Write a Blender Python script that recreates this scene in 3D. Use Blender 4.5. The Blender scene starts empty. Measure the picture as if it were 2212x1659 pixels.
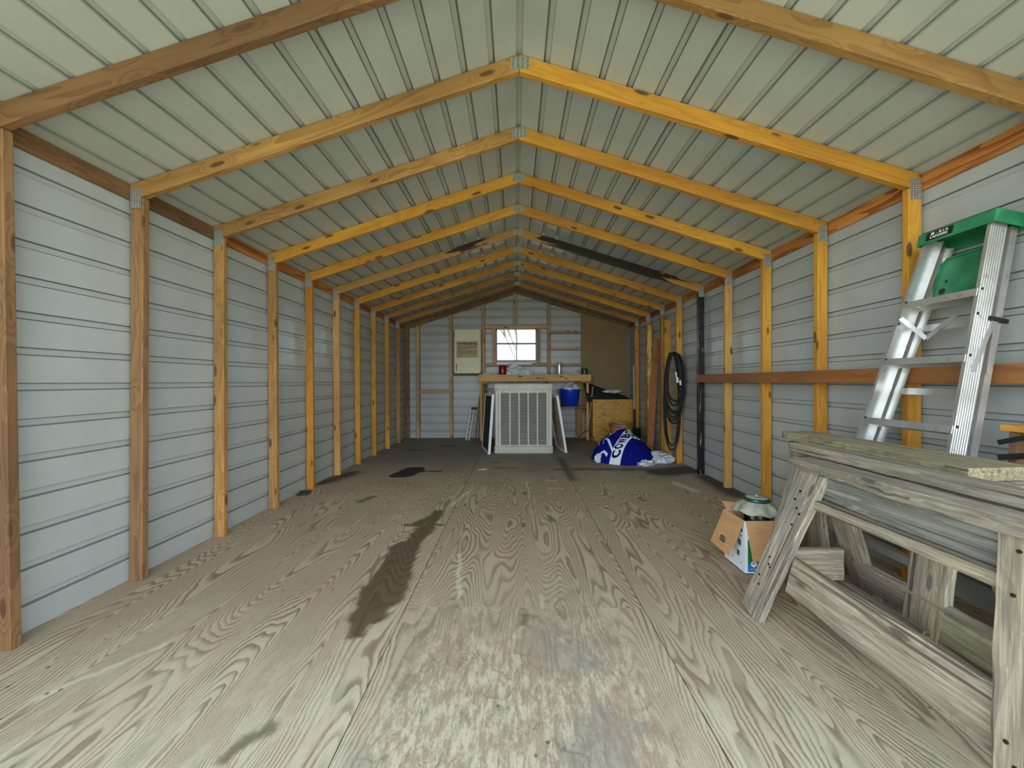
import bpy, bmesh, math, random
from mathutils import Vector, Matrix, noise
random.seed(7)
PI = math.pi
scn = bpy.context.scene
COL = scn.collection

# ---------------------------------------------------------------- camera, sky, sun, exposure
cam_d = bpy.data.cameras.new('camera'); cam = bpy.data.objects.new('camera', cam_d); COL.objects.link(cam)
cam_d.sensor_width = 36; cam_d.lens = 831.0 / 2212 * 36; cam_d.clip_start = 0.02; cam_d.clip_end = 500
YAW, PIT, ROL = 0.0092, -0.0065, 0.0045
cam.matrix_world = (Matrix.Translation((-0.0296, 0, 1.1255)) @ Matrix.Rotation(YAW, 4, 'Z')
                    @ Matrix.Rotation(PI/2 + PIT, 4, 'X') @ Matrix.Rotation(-ROL, 4, 'Z'))
scn.camera = cam
scn.view_settings.view_transform = 'Standard'; scn.view_settings.look = 'None'
scn.view_settings.gamma = 1.0; scn.view_settings.use_curve_mapping = False
scn.view_settings.exposure = 1.72
try:
    scn.cycles.max_bounces = 14; scn.cycles.diffuse_bounces = 9
    scn.cycles.transparent_max_bounces = 12
except Exception: pass

world = bpy.data.worlds.new('world'); scn.world = world; world.use_nodes = True
wt = world.node_tree; wt.nodes.clear()
wo = wt.nodes.new('ShaderNodeOutputWorld'); wb = wt.nodes.new('ShaderNodeBackground')
wc = wt.nodes.new('ShaderNodeTexCoord'); ws = wt.nodes.new('ShaderNodeSeparateXYZ'); wr = wt.nodes.new('ShaderNodeValToRGB')
wt.links.new(wc.outputs['Generated'], ws.inputs[0]); wt.links.new(ws.outputs[2], wr.inputs[0])
wr.color_ramp.elements[0].position = 0.0; wr.color_ramp.elements[0].color = (0.80, 0.90, 1.0, 1)
wr.color_ramp.elements[1].position = 0.75; wr.color_ramp.elements[1].color = (0.20, 0.26, 0.34, 1)
e = wr.color_ramp.elements.new(0.30); e.color = (0.62, 0.72, 0.84, 1)
wt.links.new(wr.outputs[0], wb.inputs[0]); wb.inputs[1].default_value = 2.0
wt.links.new(wb.outputs[0], wo.inputs[0])

sun_d = bpy.data.lights.new('sun', 'SUN'); sun = bpy.data.objects.new('sun', sun_d); COL.objects.link(sun)
sun_d.energy = 5.5; sun_d.angle = 0.01; sun_d.color = (1.0, 0.95, 0.85)
sun.rotation_euler = Vector((-0.75, 0.0, 0.9)).to_track_quat('Z', 'Y').to_euler()

DOOR_Y = 0.33
por_d = bpy.data.lights.new('doorway_portal', 'AREA'); por = bpy.data.objects.new('doorway_portal', por_d); COL.objects.link(por)
por_d.shape = 'RECTANGLE'; por_d.size = 4.5; por_d.size_y = 3.0; por_d.cycles.is_portal = True
por.location = (0, DOOR_Y - 0.03, 1.5); por.rotation_euler = (PI/2, 0, 0)

# ---------------------------------------------------------------- node helpers
class NT:
    def __init__(s, name):
        s.m = bpy.data.materials.new(name); s.m.use_nodes = True
        s.t = s.m.node_tree; s.t.nodes.clear()
        s.out = s.t.nodes.new('ShaderNodeOutputMaterial'); s.p = s.t.nodes.new('ShaderNodeBsdfPrincipled')
        s.t.links.new(s.p.outputs[0], s.out.inputs[0])
    def put(s, sock, v):
        if hasattr(v, 'links') or isinstance(v, bpy.types.NodeSocket): s.t.links.new(v, sock)
        else:
            try: sock.default_value = v
            except Exception:
                sock.default_value = (v[0], v[1], v[2], 1) if len(v) == 3 else v
    def n(s, typ, ins=None, out=0, **kw):
        nd = s.t.nodes.new(typ)
        for k, v in kw.items(): setattr(nd, k, v)
        for k, v in (ins or {}).items(): s.put(nd.inputs[k], v)
        return nd.outputs[out]
    def math(s, op, a, b=0.0, c=None, clamp=False):
        d = {0: a, 1: b}
        if c is not None: d[2] = c
        return s.n('ShaderNodeMath', d, operation=op, use_clamp=clamp)
    def vm(s, op, a, b=(0, 0, 0)):
        return s.n('ShaderNodeVectorMath', {0: a, 1: b}, operation=op)
    def obj(s): return s.n('ShaderNodeTexCoord', out='Object')
    def map(s, v, scale=(1, 1, 1), loc=(0, 0, 0), rot=(0, 0, 0)):
        return s.n('ShaderNodeMapping', {'Vector': v, 'Scale': scale, 'Location': loc, 'Rotation': rot})
    def noise(s, v, scale=5, detail=4, rough=0.55, dist=0.0, col=False):
        return s.n('ShaderNodeTexNoise', {'Vector': v, 'Scale': scale, 'Detail': detail, 'Roughness': rough, 'Distortion': dist}, out=1 if col else 0)
    def ramp(s, v, stops):
        nd = s.t.nodes.new('ShaderNodeValToRGB'); s.put(nd.inputs[0], v)
        r = nd.color_ramp
        while len(r.elements) < len(stops): r.elements.new(0.5)
        for e, (p, c) in zip(r.elements, stops):
            e.position = p; e.color = (c, c, c, 1) if not hasattr(c, '__len__') else (c[0], c[1], c[2], 1)
        return nd.outputs[0]
    def ss(s, v, a, b):     # smoothstep mask
        return s.n('ShaderNodeMapRange', {0: v, 1: a, 2: b, 3: 0.0, 4: 1.0}, interpolation_type='SMOOTHSTEP')
    def mix(s, f, a, b, blend='MIX'):
        nd = s.t.nodes.new('ShaderNodeMix'); nd.data_type = 'RGBA'; nd.blend_type = blend
        s.put(nd.inputs[0], f); s.put(nd.inputs[6], a); s.put(nd.inputs[7], b)
        return nd.outputs[2]
    def sep(s, v):
        nd = s.t.nodes.new('ShaderNodeSeparateXYZ'); s.put(nd.inputs[0], v); return nd.outputs
    def comb(s, x, y, z): return s.n('ShaderNodeCombineXYZ', {0: x, 1: y, 2: z})
    def rnd(s): return s.n('ShaderNodeObjectInfo', out='Random')
    def base(s, v): s.put(s.p.inputs['Base Color'], v); return s
    def rough(s, v): s.put(s.p.inputs['Roughness'], v); return s
    def bump(s, h, strength=0.3, dist=0.002):
        s.put(s.p.inputs['Normal'], s.n('ShaderNodeBump', {'Strength': strength, 'Distance': dist, 'Height': h})); return s

def plain(name, col, rough=0.5, metal=0.0, var=0.12, scale=20, spec=0.5):
    t = NT(name); v = t.noise(t.obj(), scale, 4)
    lo = tuple(c*(1-var) for c in col); hi = tuple(min(1, c*(1+var)) for c in col)
    t.base(t.ramp(v, [(0.3, lo), (0.7, hi)])); t.rough(rough); t.p.inputs['Metallic'].default_value = metal
    t.p.inputs['Specular IOR Level'].default_value = spec
    return t.m

def wood(name, light, dark, knot=(0.10, 0.04, 0.015), ring=9.0, contrast=0.55, rough=0.6, knots=1.0, wear=None, coarse=1.0):
    """sawn softwood: the grain runs along the local X axis of every board"""
    t = NT(name)
    o = t.obj(); r = t.rnd()
    off = t.vm('MULTIPLY', t.comb(r, r, r), (37.0, 11.0, 23.0))
    p = t.vm('ADD', o, off)
    # knots: sparse cells, stretched along the board
    kn = t.n('ShaderNodeTexVoronoi', {'Vector': t.map(p, (3.4, 11, 11)), 'Scale': 1.0, 'Randomness': 1.0}, out=0)
    km = t.math('SUBTRACT', 1.0, t.ss(kn, 0.11*knots, 0.19*knots + 0.001))
    halo = t.math('SUBTRACT', 1.0, t.ss(kn, 0.12, 0.45))
    warp = t.math('MULTIPLY', halo, 0.22*knots)
    big = t.noise(t.map(p, (0.8*coarse, 7*coarse, 7*coarse)), 1.0, 2, 0.5, 0.6)
    rings = t.math('FRACT', t.math('MULTIPLY', t.math('ADD', big, warp), ring))
    rings = t.ss(rings, 0.25, 1.0)
    fine = t.noise(t.map(p, (4, 130, 130)), 1.0, 4, 0.6)
    g = t.math('ADD', t.math('MULTIPLY', rings, contrast), t.math('MULTIPLY', t.math('SUBTRACT', fine, 0.5), 0.9), clamp=True)
    c = t.mix(g, light, dark)
    tone = t.noise(t.map(p, (0.7, 2, 2)), 1.0, 2)
    c = t.mix(0.75, c, t.ramp(tone, [(0.3, 0.28), (0.7, 0.74)]), 'OVERLAY')
    strk = t.ss(t.noise(t.map(p, (1.6, 45, 45)), 1.0, 5, 0.65), 0.50, 0.72)
    c = t.mix(t.math('MULTIPLY', strk, 0.45), c, dark)
    c = t.mix(t.math('MULTIPLY', km, 0.9), c, knot)
    if wear:
        w = t.ss(t.noise(t.map(p, (1.5, 9, 9)), 1.0, 5, 0.65), 0.48, 0.64)
        c = t.mix(t.math('MULTIPLY', w, wear[0]), c, wear[1])
        st_ = t.ss(t.noise(t.map(p, (3.5, 75, 75)), 1.0, 5, 0.7), 0.40, 0.60)
        c = t.mix(t.math('MULTIPLY', t.math('SUBTRACT', 1.0, st_), 0.65), c, (0.15, 0.125, 0.09))
        ch = t.ss(t.noise(t.map(p, (9, 45, 45)), 1.0, 6, 0.75), 0.60, 0.68)
        c = t.mix(t.math('MULTIPLY', ch, 0.55), c, (0.66, 0.60, 0.45))
        cr = t.noise(t.map(p, (1.1, 55, 55)), 1.0, 3, 0.5, 0.4)
        cm = t.math('SUBTRACT', 1.0, t.ss(cr, 0.33, 0.40))
        c = t.mix(t.math('MULTIPLY', cm, 0.75), c, (0.045, 0.035, 0.025))
        t.bump(t.math('SUBTRACT', t.math('ADD', fine, t.math('MULTIPLY', rings, 0.3)), cm), 0.6, 0.003)
    else:
        t.bump(fine, 0.25, 0.001)
    t.base(c); t.rough(rough)
    return t.m

M = {}
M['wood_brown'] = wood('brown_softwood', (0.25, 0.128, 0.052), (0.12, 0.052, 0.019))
M['wood_tan'] = wood('tan_softwood', (0.41, 0.215, 0.062), (0.22, 0.095, 0.024))
M['wood_gold'] = wood('golden_softwood', (0.60, 0.28, 0.032), (0.36, 0.135, 0.012), contrast=0.4)
M['wood_pale'] = wood('pale_softwood', (0.66, 0.38, 0.11), (0.42, 0.19, 0.04), contrast=0.4)
M['wood_orange'] = wood('orange_softwood', (0.58, 0.23, 0.05), (0.24, 0.055, 0.012), contrast=0.9, ring=6, knots=0.0)
M['wood_red'] = wood('reddish_softwood', (0.38, 0.15, 0.042), (0.25, 0.08, 0.02), contrast=0.5, knots=0.5)
M['wood_stud'] = wood('dull_stud_wood', (0.50, 0.30, 0.15), (0.30, 0.15, 0.06), contrast=0.5)
M['weathered'] = wood('weathered_grey_wood', (0.43, 0.365, 0.275), (0.19, 0.155, 0.115), knot=(0.08, 0.06, 0.05), ring=12, contrast=0.5, rough=0.9,
                      wear=(0.6, (0.20, 0.19, 0.18)), knots=0.8)
M['weathered_pale'] = wood('weathered_pale_wood', (0.44, 0.365, 0.255), (0.24, 0.19, 0.13), knot=(0.08, 0.06, 0.05), ring=12, contrast=0.5, rough=0.9,
                      wear=(0.35, (0.30, 0.28, 0.24)), knots=0.8)
M['weathered_green'] = wood('weathered_olive_wood', (0.34, 0.30, 0.16), (0.18, 0.155, 0.08), knot=(0.12, 0.09, 0.05), ring=14, contrast=0.5, rough=0.9,
                      wear=(0.35, (0.42, 0.37, 0.24)), knots=0.6)
M['weathered_dark'] = wood('weathered_blue_grey_wood', (0.27, 0.265, 0.23), (0.12, 0.122, 0.118), knot=(0.04, 0.04, 0.04), ring=7, contrast=0.7, rough=0.9,
                      wear=(0.6, (0.11, 0.115, 0.12)), knots=0.8)

def charred(name, tar0, tar1):
    t = NT(name); o = t.obj(); p = t.map(o, (3.5, 40, 40))
    k = t.noise(p, 1.0, 5, 0.6)
    c = t.mix(t.ss(k, 0.60, 0.66), (0.012, 0.008, 0.006), (0.55, 0.40, 0.22))
    x = t.sep(o)[0]
    m = t.ss(t.math('ADD', x, t.math('MULTIPLY', t.noise(t.map(o, (5, 22, 22)), 1.0, 4), 0.5)), tar0, tar1)
    c = t.mix(m, c, (0.62, 0.36, 0.10)); t.base(c); t.rough(0.32)
    return t.m
M['charred_post'] = charred('tar_streaked_post_wood', 3.0, 3.1)
def charred_rafter():
    t = NT('tar_blackened_rafter_wood'); o = t.obj(); x, y, z = t.sep(o)
    k = t.noise(t.map(o, (2.5, 18, 18)), 1.0, 5, 0.6)
    base = t.mix(t.noise(t.map(o, (4, 130, 130)), 1.0, 3), (0.60, 0.34, 0.10), (0.34, 0.15, 0.04))
    a = t.math('ABSOLUTE', t.math('SUBTRACT', x, 1.12))
    f = t.math('ADD', t.math('MULTIPLY', t.math('SUBTRACT', 0.90, a), 1.2), t.math('MULTIPLY', t.math('SUBTRACT', k, 0.5), 1.6))
    c = t.mix(t.ss(f, 0.05, 0.16), base, (0.02, 0.011, 0.007)); t.base(c); t.rough(0.4); return t.m
M['charred_rafter'] = charred_rafter()
def scorched_rafter():
    t = NT('partly_blackened_rafter_wood'); o = t.obj(); x, y, z = t.sep(o)
    k = t.noise(t.map(o, (2.5, 18, 18)), 1.0, 5, 0.6)
    base = t.mix(t.noise(t.map(o, (4, 130, 130)), 1.0, 3), (0.60, 0.34, 0.10), (0.30, 0.13, 0.04))
    a = t.math('ABSOLUTE', t.math('SUBTRACT', x, 0.62))
    f = t.math('ADD', t.math('SUBTRACT', 0.24, a), t.math('MULTIPLY', t.math('SUBTRACT', k, 0.5), 1.3))
    c = t.mix(t.ss(f, 0.02, 0.12), base, (0.03, 0.012, 0.007)); t.base(c); t.rough(0.45); return t.m
M['scorched_rafter'] = scorched_rafter()

def siding():
    t = NT('painted_steel_siding'); o = t.obj()
    v = t.noise(o, 2.2, 5); w = t.noise(o, 90, 2)
    c = t.ramp(v, [(0.3, (0.395, 0.412, 0.388)), (0.7, (0.455, 0.472, 0.446))])
    dirt = t.ss(t.noise(t.map(o, (7, 1.2, 7)), 1.0, 6, 0.7), 0.60, 0.75)
    c = t.mix(t.math('MULTIPLY', dirt, 0.25), c, (0.42, 0.43, 0.40))
    t.base(c); t.rough(0.33); t.bump(v, 0.35, 0.02); return t.m
M['siding'] = siding()

def floor_mat():
    t = NT('weathered_plywood_floor'); o = t.obj(); x, y, z = t.sep(o)
    pn = t.n('ShaderNodeAttribute', attribute_name='panel', out=2)
    off = t.vm('MULTIPLY', t.comb(pn, pn, pn), (31.0, 17.0, 9.0))
    p = t.vm('ADD', o, off)
    wob = t.vm('MULTIPLY', t.vm('SUBTRACT', t.noise(t.map(p, (5, 3.0, 1)), 1.0, 6, 0.62, col=True), (0.5, 0.5, 0.5)), (0.05, 0.20, 0))
    q = t.vm('ADD', p, wob)
    big = t.noise(t.map(q, (2.3, 0.34, 1)), 1.0, 2.0, 0.4, 0.0)
    ph = t.math('MULTIPLY', big, 84.0)
    fr = t.math('FRACT', ph)
    line = t.math('MULTIPLY', t.ss(fr, 0.35, 0.85), t.math('SUBTRACT', 1.0, t.ss(fr, 0.9, 1.0)))
    amp = t.ss(t.noise(t.map(p, (2, 1.0, 1)), 1.0, 4), 0.30, 0.60)
    fine = t.noise(t.map(p, (150, 8, 1)), 1.0, 4, 0.6)
    light = t.mix(t.noise(t.map(p, (1.1, 0.7, 1)), 1.0, 4), (0.46, 0.365, 0.225), (0.57, 0.455, 0.295))
    dark = t.mix(t.noise(t.map(p, (2.5, 1.5, 1)), 1.0, 3), (0.24, 0.155, 0.09), (0.23, 0.165, 0.11))
    far = t.math('SUBTRACT', 1.0, t.math('MULTIPLY', t.ss(y, 3.3, 5.6), 0.75))
    c = t.mix(t.math('MULTIPLY', t.math('MULTIPLY', line, far), t.math('MULTIPLY_ADD', amp, 0.6, 0.4)), light, dark)
    c = t.mix(t.math('MULTIPLY', t.ss(fine, 0.5, 0.72), 0.35), c, (0.26, 0.20, 0.15))
    c = t.mix(t.math('MULTIPLY', t.ss(t.noise(t.map(p, (3.2, 1.3, 1)), 1.0, 7, 0.65), 0.50, 0.60), 0.42), c, (0.43, 0.28, 0.19))
    # sun and rain bleached wood near the doorway, with grey flaking patches on the middle sheet
    near = t.math('SUBTRACT', 1.0, t.ss(t.math('ADD', y, t.math('MULTIPLY', t.noise(p, 3.0, 5), 0.9)), 1.75, 2.85))
    mid = t.math('MULTIPLY', t.ss(x, -0.60, -0.45), t.math('SUBTRACT', 1.0, t.ss(x, 0.36, 0.62)))
    flk = t.ss(t.noise(t.map(o, (34, 12, 1)), 1.0, 10, 0.80, 0.15), 0.46, 0.55)
    bl = t.mix(flk, (0.42, 0.33, 0.225), (0.68, 0.60, 0.41))
    veneer = t.ss(t.noise(t.map(o, (3.6, 1.5, 1), (7, 2, 0)), 1.0, 8, 0.68), 0.49, 0.56)
    bl = t.mix(t.math('MULTIPLY', veneer, 0.65), bl, (0.40, 0.27, 0.175))
    grey = t.ss(t.noise(t.map(o, (2.6, 1.9, 1), (3, 1, 0)), 1.0, 8, 0.68), 0.50, 0.58)
    bl = t.mix(t.math('MULTIPLY', grey, 0.60), bl, (0.27, 0.235, 0.20))
    fib = t.ss(t.noise(t.map(o, (170, 9, 1)), 1.0, 6, 0.7), 0.52, 0.66)
    bl = t.mix(t.math('MULTIPLY', fib, 0.55), bl, (0.17, 0.135, 0.10))
    vor = t.n('ShaderNodeTexVoronoi', {'Vector': t.vm('ADD', t.map(o, (13, 8, 1)), t.vm('MULTIPLY', t.noise(o, 12, 6, 0.65, col=True), (1.6, 1.6, 0))), 'Scale': 1.0}, out=0, feature='DISTANCE_TO_EDGE')
    crk = t.math('MULTIPLY', t.math('SUBTRACT', 1.0, t.ss(vor, 0.0, 0.05)), t.ss(t.noise(o, 2.5, 4), 0.45, 0.6))
    bl = t.mix(t.math('MULTIPLY', crk, 0.7), bl, (0.13, 0.11, 0.09))
    c = t.mix(t.math('MULTIPLY', t.math('MULTIPLY', near, mid), 0.85), c, bl)
    side = t.math('MULTIPLY', t.math('SUBTRACT', 1.0, t.ss(t.math('ADD', y, t.math('MULTIPLY', t.noise(p, 2.0, 5), 0.9)), 1.5, 2.6)), t.math('SUBTRACT', 1.0, mid))
    sfl = t.ss(t.noise(t.map(p, (12, 3, 1)), 1.0, 9, 0.7), 0.46, 0.58)
    c = t.mix(t.math('MULTIPLY', side, 0.55), c, t.mix(line, (0.68, 0.59, 0.40), (0.30, 0.22, 0.15)))
    c = t.mix(t.math('MULTIPLY', side, t.math('MULTIPLY', sfl, 0.4)), c, (0.70, 0.64, 0.46))
    c = t.mix(t.math('MULTIPLY', side, t.math('MULTIPLY', fib, 0.4)), c, (0.18, 0.14, 0.10))
    # grime towards the back of the shed, where it was walked on with oily boots
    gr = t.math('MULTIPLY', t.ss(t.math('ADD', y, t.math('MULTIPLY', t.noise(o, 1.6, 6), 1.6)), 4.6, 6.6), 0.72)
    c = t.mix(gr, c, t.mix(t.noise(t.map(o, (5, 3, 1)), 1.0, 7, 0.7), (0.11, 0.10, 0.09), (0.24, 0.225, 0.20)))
    # spills (world metres), soft capsules with ragged rims
    rag = t.vm('ADD', o, t.vm('MULTIPLY', t.vm('SUBTRACT', t.noise(t.map(o, (1, 1, 0)), 9.0, 6, 0.65, col=True), (0.5, 0.5, 0.5)), (0.09, 0.13, 0)))
    def capsule(ax, ay, bx, by, r, src=None, sy=1.0):
        pa = t.vm('SUBTRACT', src or rag, (ax, ay, 0)); pa = t.vm('MULTIPLY', pa, (1, sy, 0))
        bax, bay = bx-ax, (by-ay)*sy; L = bax*bax + bay*bay + 1e-6
        dot = t.n('ShaderNodeVectorMath', {0: pa, 1: (bax/L, bay/L, 0)}, operation='DOT_PRODUCT', out=1)
        h = t.math('ADD', dot, 0.0, clamp=True)
        q2 = t.vm('SUBTRACT', pa, t.vm('MULTIPLY', t.comb(h, h, 0), (bax, bay, 0)))
        return t.math('SUBTRACT', t.n('ShaderNodeVectorMath', {0: q2}, operation='LENGTH', out=1), r)
    def union(lst):
        d = lst[0]
        for q3 in lst[1:]: d = t.math('MINIMUM', d, q3)
        return d
    oil = union([capsule(-0.755, 1.73, -0.75, 1.80, 0.045), capsule(-0.748, 1.84, -0.745, 1.92, 0.085), capsule(-0.742, 1.99, -0.745, 2.2, 0.12),
                 capsule(-0.75, 2.2, -0.785, 2.6, 0.10), capsule(-0.775, 2.6, -0.72, 2.95, 0.068), capsule(-0.715, 2.95, -0.70, 3.32, 0.048),
                 capsule(-0.90, 3.01, -0.62, 3.01, 0.022), capsule(-0.80, 3.05, -0.72, 3.2, 0.05)])
    om = t.math('SUBTRACT', 1.0, t.ss(oil, -0.02, 0.02))
    c = t.mix(t.math('MULTIPLY', om, 0.86), c, t.mix(t.noise(o, 14, 5), (0.055, 0.032, 0.016), (0.115, 0.072, 0.038)))
    tar = union([capsule(-1.40, 4.66, -1.34, 4.92, 0.14), capsule(-1.47, 4.60, -1.38, 4.7, 0.08), capsule(-1.25, 4.80, -0.98, 4.84, 0.026)])
    tm = t.math('SUBTRACT', 1.0, t.ss(tar, -0.01, 0.02))
    c = t.mix(t.math('MULTIPLY', tm, 0.97), c, (0.016, 0.007, 0.005))
    sm = union([capsule(0.064, 3.84, 0.064, 3.9, 0.03), capsule(-1.50, 3.6, -1.44, 3.75, 0.045), capsule(-0.34, 5.35, -0.30, 5.35, 0.05),
                capsule(-0.3, 5.0, -0.05, 5.02, 0.035), capsule(0.25, 3.1, 0.25, 3.2, 0.022), capsule(0.0, 1.78, 0.0, 1.84, 0.02),
                capsule(-1.75, 6.3, -1.6, 6.35, 0.09), capsule(-1.3, 6.7, -1.15, 6.7, 0.08), capsule(0.02, 3.0, 0.02, 3.05, 0.018),
                capsule(-0.9, 1.14, -0.84, 1.25, 0.025)])
    c = t.mix(t.math('MULTIPLY', t.math('SUBTRACT', 1.0, t.ss(sm, -0.02, 0.015)), 0.75), c, (0.12, 0.085, 0.05))
    blk = union([capsule(2.15, 3.8, 2.2, 4.5, 0.10), capsule(1.75, 4.75, 2.2, 4.9, 0.16), capsule(0.5, 4.92, 1.7, 4.9, 0.02), capsule(-2.2, 4.3, -2.05, 4.75, 0.08),
                 capsule(0.62, 4.4, 0.62, 5.6, 0.012)])
    c = t.mix(t.math('MULTIPLY', t.math('SUBTRACT', 1.0, t.ss(blk, -0.05, 0.10)), 0.85), c, (0.035, 0.025, 0.018))
    # pale scuffs
    pale = union([capsule(1.80, 3.95, 1.72, 4.25, 0.045), capsule(0.10, 3.75, 0.09, 4.3, 0.008), capsule(-0.33, 2.0, -0.40, 2.5, 0.010),
                  capsule(0.30, 4.05, 0.45, 4.02, 0.010), capsule(0.32, 4.35, 0.42, 4.35, 0.02), capsule(-0.62, 3.5, -0.50, 4.0, 0.02),
                  capsule(0.09, 1.9, 0.10, 2.02, 0.006), capsule(-1.75, 1.35, -1.55, 1.62, 0.012)])
    c = t.mix(t.math('MULTIPLY', t.math('SUBTRACT', 1.0, t.ss(pale, -0.01, 0.012)), 0.6), c, (0.74, 0.68, 0.52))
    # scattered drips
    dv = t.n('ShaderNodeTexVoronoi', {'Vector': o, 'Scale': 13.0}, out=0)
    dn = t.ss(t.noise(o, 1.3, 2), 0.50, 0.60)
    dm = t.math('MULTIPLY', t.math('SUBTRACT', 1.0, t.ss(dv, 0.075, 0.11)), dn)
    c = t.mix(t.math('MULTIPLY', dm, 0.75), c, (0.09, 0.055, 0.04))
    t.base(c); t.rough(t.mix(om, (0.85,)*3, (0.55,)*3))
    t.bump(t.math('SUBTRACT', fine, t.math('MULTIPLY', line, 0.8)), 0.35, 0.002)
    return t.m
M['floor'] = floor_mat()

def plywood(name, light, dark):
    t = NT(name); o = t.obj()
    wob = t.vm('MULTIPLY', t.vm('SUBTRACT', t.noise(o, 2.0, 3, col=True), (0.5,)*3), (0.4, 0.4, 0.12))
    big = t.noise(t.map(t.vm('ADD', o, wob), (0.9, 0.9, 4.5)), 1.0, 2)
    fr = t.math('FRACT', t.math('MULTIPLY', big, 16.0))
    line = t.math('MULTIPLY', t.ss(fr, 0.3, 0.8), t.math('SUBTRACT', 1.0, t.ss(fr, 0.85, 1.0)))
    t.base(t.mix(t.math('MULTIPLY', line, 0.7), light, dark)); t.rough(0.55); return t.m
M['plywood'] = plywood('golden_plywood', (0.62, 0.33, 0.055), (0.34, 0.14, 0.02))
def pegboard():
    t = NT('brown_pegboard'); o = t.obj(); x, y, z = t.sep(o)
    fx = t.math('SUBTRACT', t.math('FRACT', t.math('MULTIPLY', x, 39.37)), 0.5); fz = t.math('SUBTRACT', t.math('FRACT', t.math('MULTIPLY', z, 39.37)), 0.5)
    d = t.n('ShaderNodeVectorMath', {0: t.comb(fx, fz, 0)}, operation='LENGTH', out=1)
    hole = t.math('MULTIPLY', t.math('SUBTRACT', 1.0, t.ss(d, 0.14, 0.2)), t.math('SUBTRACT', 1.0, t.ss(z, 2.22, 2.225)))
    c = t.mix(t.noise(o, 3, 4), (0.22, 0.135, 0.045), (0.30, 0.19, 0.07))
    t.base(t.mix(hole, c, (0.02, 0.015, 0.01))); t.rough(0.6); return t.m
M['pegboard'] = pegboard()

def nailplate():
    t = NT('galvanised_steel'); o = t.obj()
    t.base(t.ramp(t.noise(o, 60, 3), [(0.3, (0.36, 0.38, 0.35)), (0.7, (0.55, 0.57, 0.53))])); t.rough(0.42); t.p.inputs['Metallic'].default_value = 0.55
    return t.m
M['plate'] = nailplate()
M['slot'] = plain('slot_dark', (0.03, 0.03, 0.03), 0.9)
def alu(name, a=0.62, rough=0.3, axis_scale=(200, 200, 1)):
    t = NT(name); o = t.obj()
    n1 = t.noise(o, 6, 5); n2 = t.noise(t.map(o, (1, 1, 60)), 4.0, 3)
    c = t.ramp(n1, [(0.35, (a*0.86, a*0.86, a*0.80)), (0.65, (a*1.1, a*1.1, a*1.08))])
    c = t.mix(t.math('MULTIPLY', t.ss(t.noise(o, 22, 5), 0.62, 0.7), 0.4), c, (0.30, 0.25, 0.18))
    t.base(c); t.rough(t.ramp(n2, [(0.3, rough), (0.7, rough+0.12)])); t.p.inputs['Metallic'].default_value = 0.75
    return t.m
M['alu'] = alu('ladder_aluminium', 0.66)
M['alu_dark'] = alu('aluminium_groove', 0.42, 0.35)
M['green'] = plain('green_plastic', (0.025, 0.20, 0.085), 0.42, 0, 0.35, 9)
M['black'] = plain('black_plastic', (0.012, 0.012, 0.013), 0.4)
M['rubber'] = plain('black_rubber_hose', (0.010, 0.011, 0.009), 0.55, spec=0.3)
M['white'] = plain('white_paint', (0.80, 0.79, 0.74), 0.5, 0, 0.05)
M['ink'] = plain('dark_ink', (0.03, 0.02, 0.05), 0.6)
M['ink_red'] = plain('red_brown_ink', (0.38, 0.10, 0.04), 0.6)
M['cream'] = plain('cream_cabinet_paint', (0.72, 0.68, 0.47), 0.5, 0, 0.05, 5)
M['sticker'] = plain('yellowed_sticker', (0.50, 0.40, 0.20), 0.6, 0, 0.06)
def cooler_mat():
    t = NT('weathered_cooler_paint'); o = t.obj()
    v = t.noise(o, 4, 6); c = t.ramp(v, [(0.3, (0.52, 0.49, 0.41)), (0.7, (0.62, 0.59, 0.50))])
    c = t.mix(t.math('MULTIPLY', t.ss(t.noise(t.map(o, (30, 30, 6)), 1.0, 6, 0.7), 0.62, 0.70), 0.6), c, (0.27, 0.26, 0.22))
    t.base(c); t.rough(0.55); return t.m
M['cooler'] = cooler_mat()
M['dark'] = plain('dark_interior', (0.02, 0.02, 0.022), 0.9)
M['pad'] = plain('aspen_pad_fibre', (0.42, 0.37, 0.26), 0.95, 0, 0.3, 25)
M['grille_dark'] = plain('dark_grey_grille', (0.12, 0.15, 0.145), 0.6, 0, 0.3)
M['blue'] = plain('blue_tub_plastic', (0.004, 0.045, 0.50), 0.3, 0, 0.15, 6)
M['navy'] = plain('navy_blue_fleece', (0.006, 0.008, 0.19), 0.95, 0, 0.15, 8, spec=0.1)
M['navy_ink'] = plain('navy_letters', (0.010, 0.010, 0.07), 0.95, 0, 0.1, 8, spec=0.1)
M['fleece_white'] = plain('white_fleece', (0.78, 0.82, 0.86), 0.9, 0, 0.05, 8)
def bag():
    t = NT('white_plastic_bag'); o = t.obj()
    t.base(t.ramp(t.noise(o, 14, 6, 0.6, 1.0), [(0.35, (0.50, 0.54, 0.57)), (0.65, (0.78, 0.80, 0.82))])); t.rough(0.35)
    t.bump(t.noise(o, 12, 3, 0.5, 2.0), 0.6, 0.02); return t.m
M['bag'] = bag()
M['rag'] = plain('pale_rag', (0.60, 0.56, 0.48), 0.9, 0, 0.2, 30)
M['red'] = plain('red_can_paint', (0.22, 0.006, 0.008), 0.25, 0.3)
M['steel'] = plain('bright_can_metal', (0.62, 0.68, 0.68), 0.25, 0.7, 0.3, 30)
M['dark_green'] = plain('dark_green_paint', (0.012, 0.05, 0.035), 0.3)
M['basket'] = plain('brown_drum_side', (0.34, 0.19, 0.07), 0.5, 0, 0.2)
M['iron'] = plain('dark_iron', (0.025, 0.022, 0.02), 0.6, 0.4)
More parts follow.
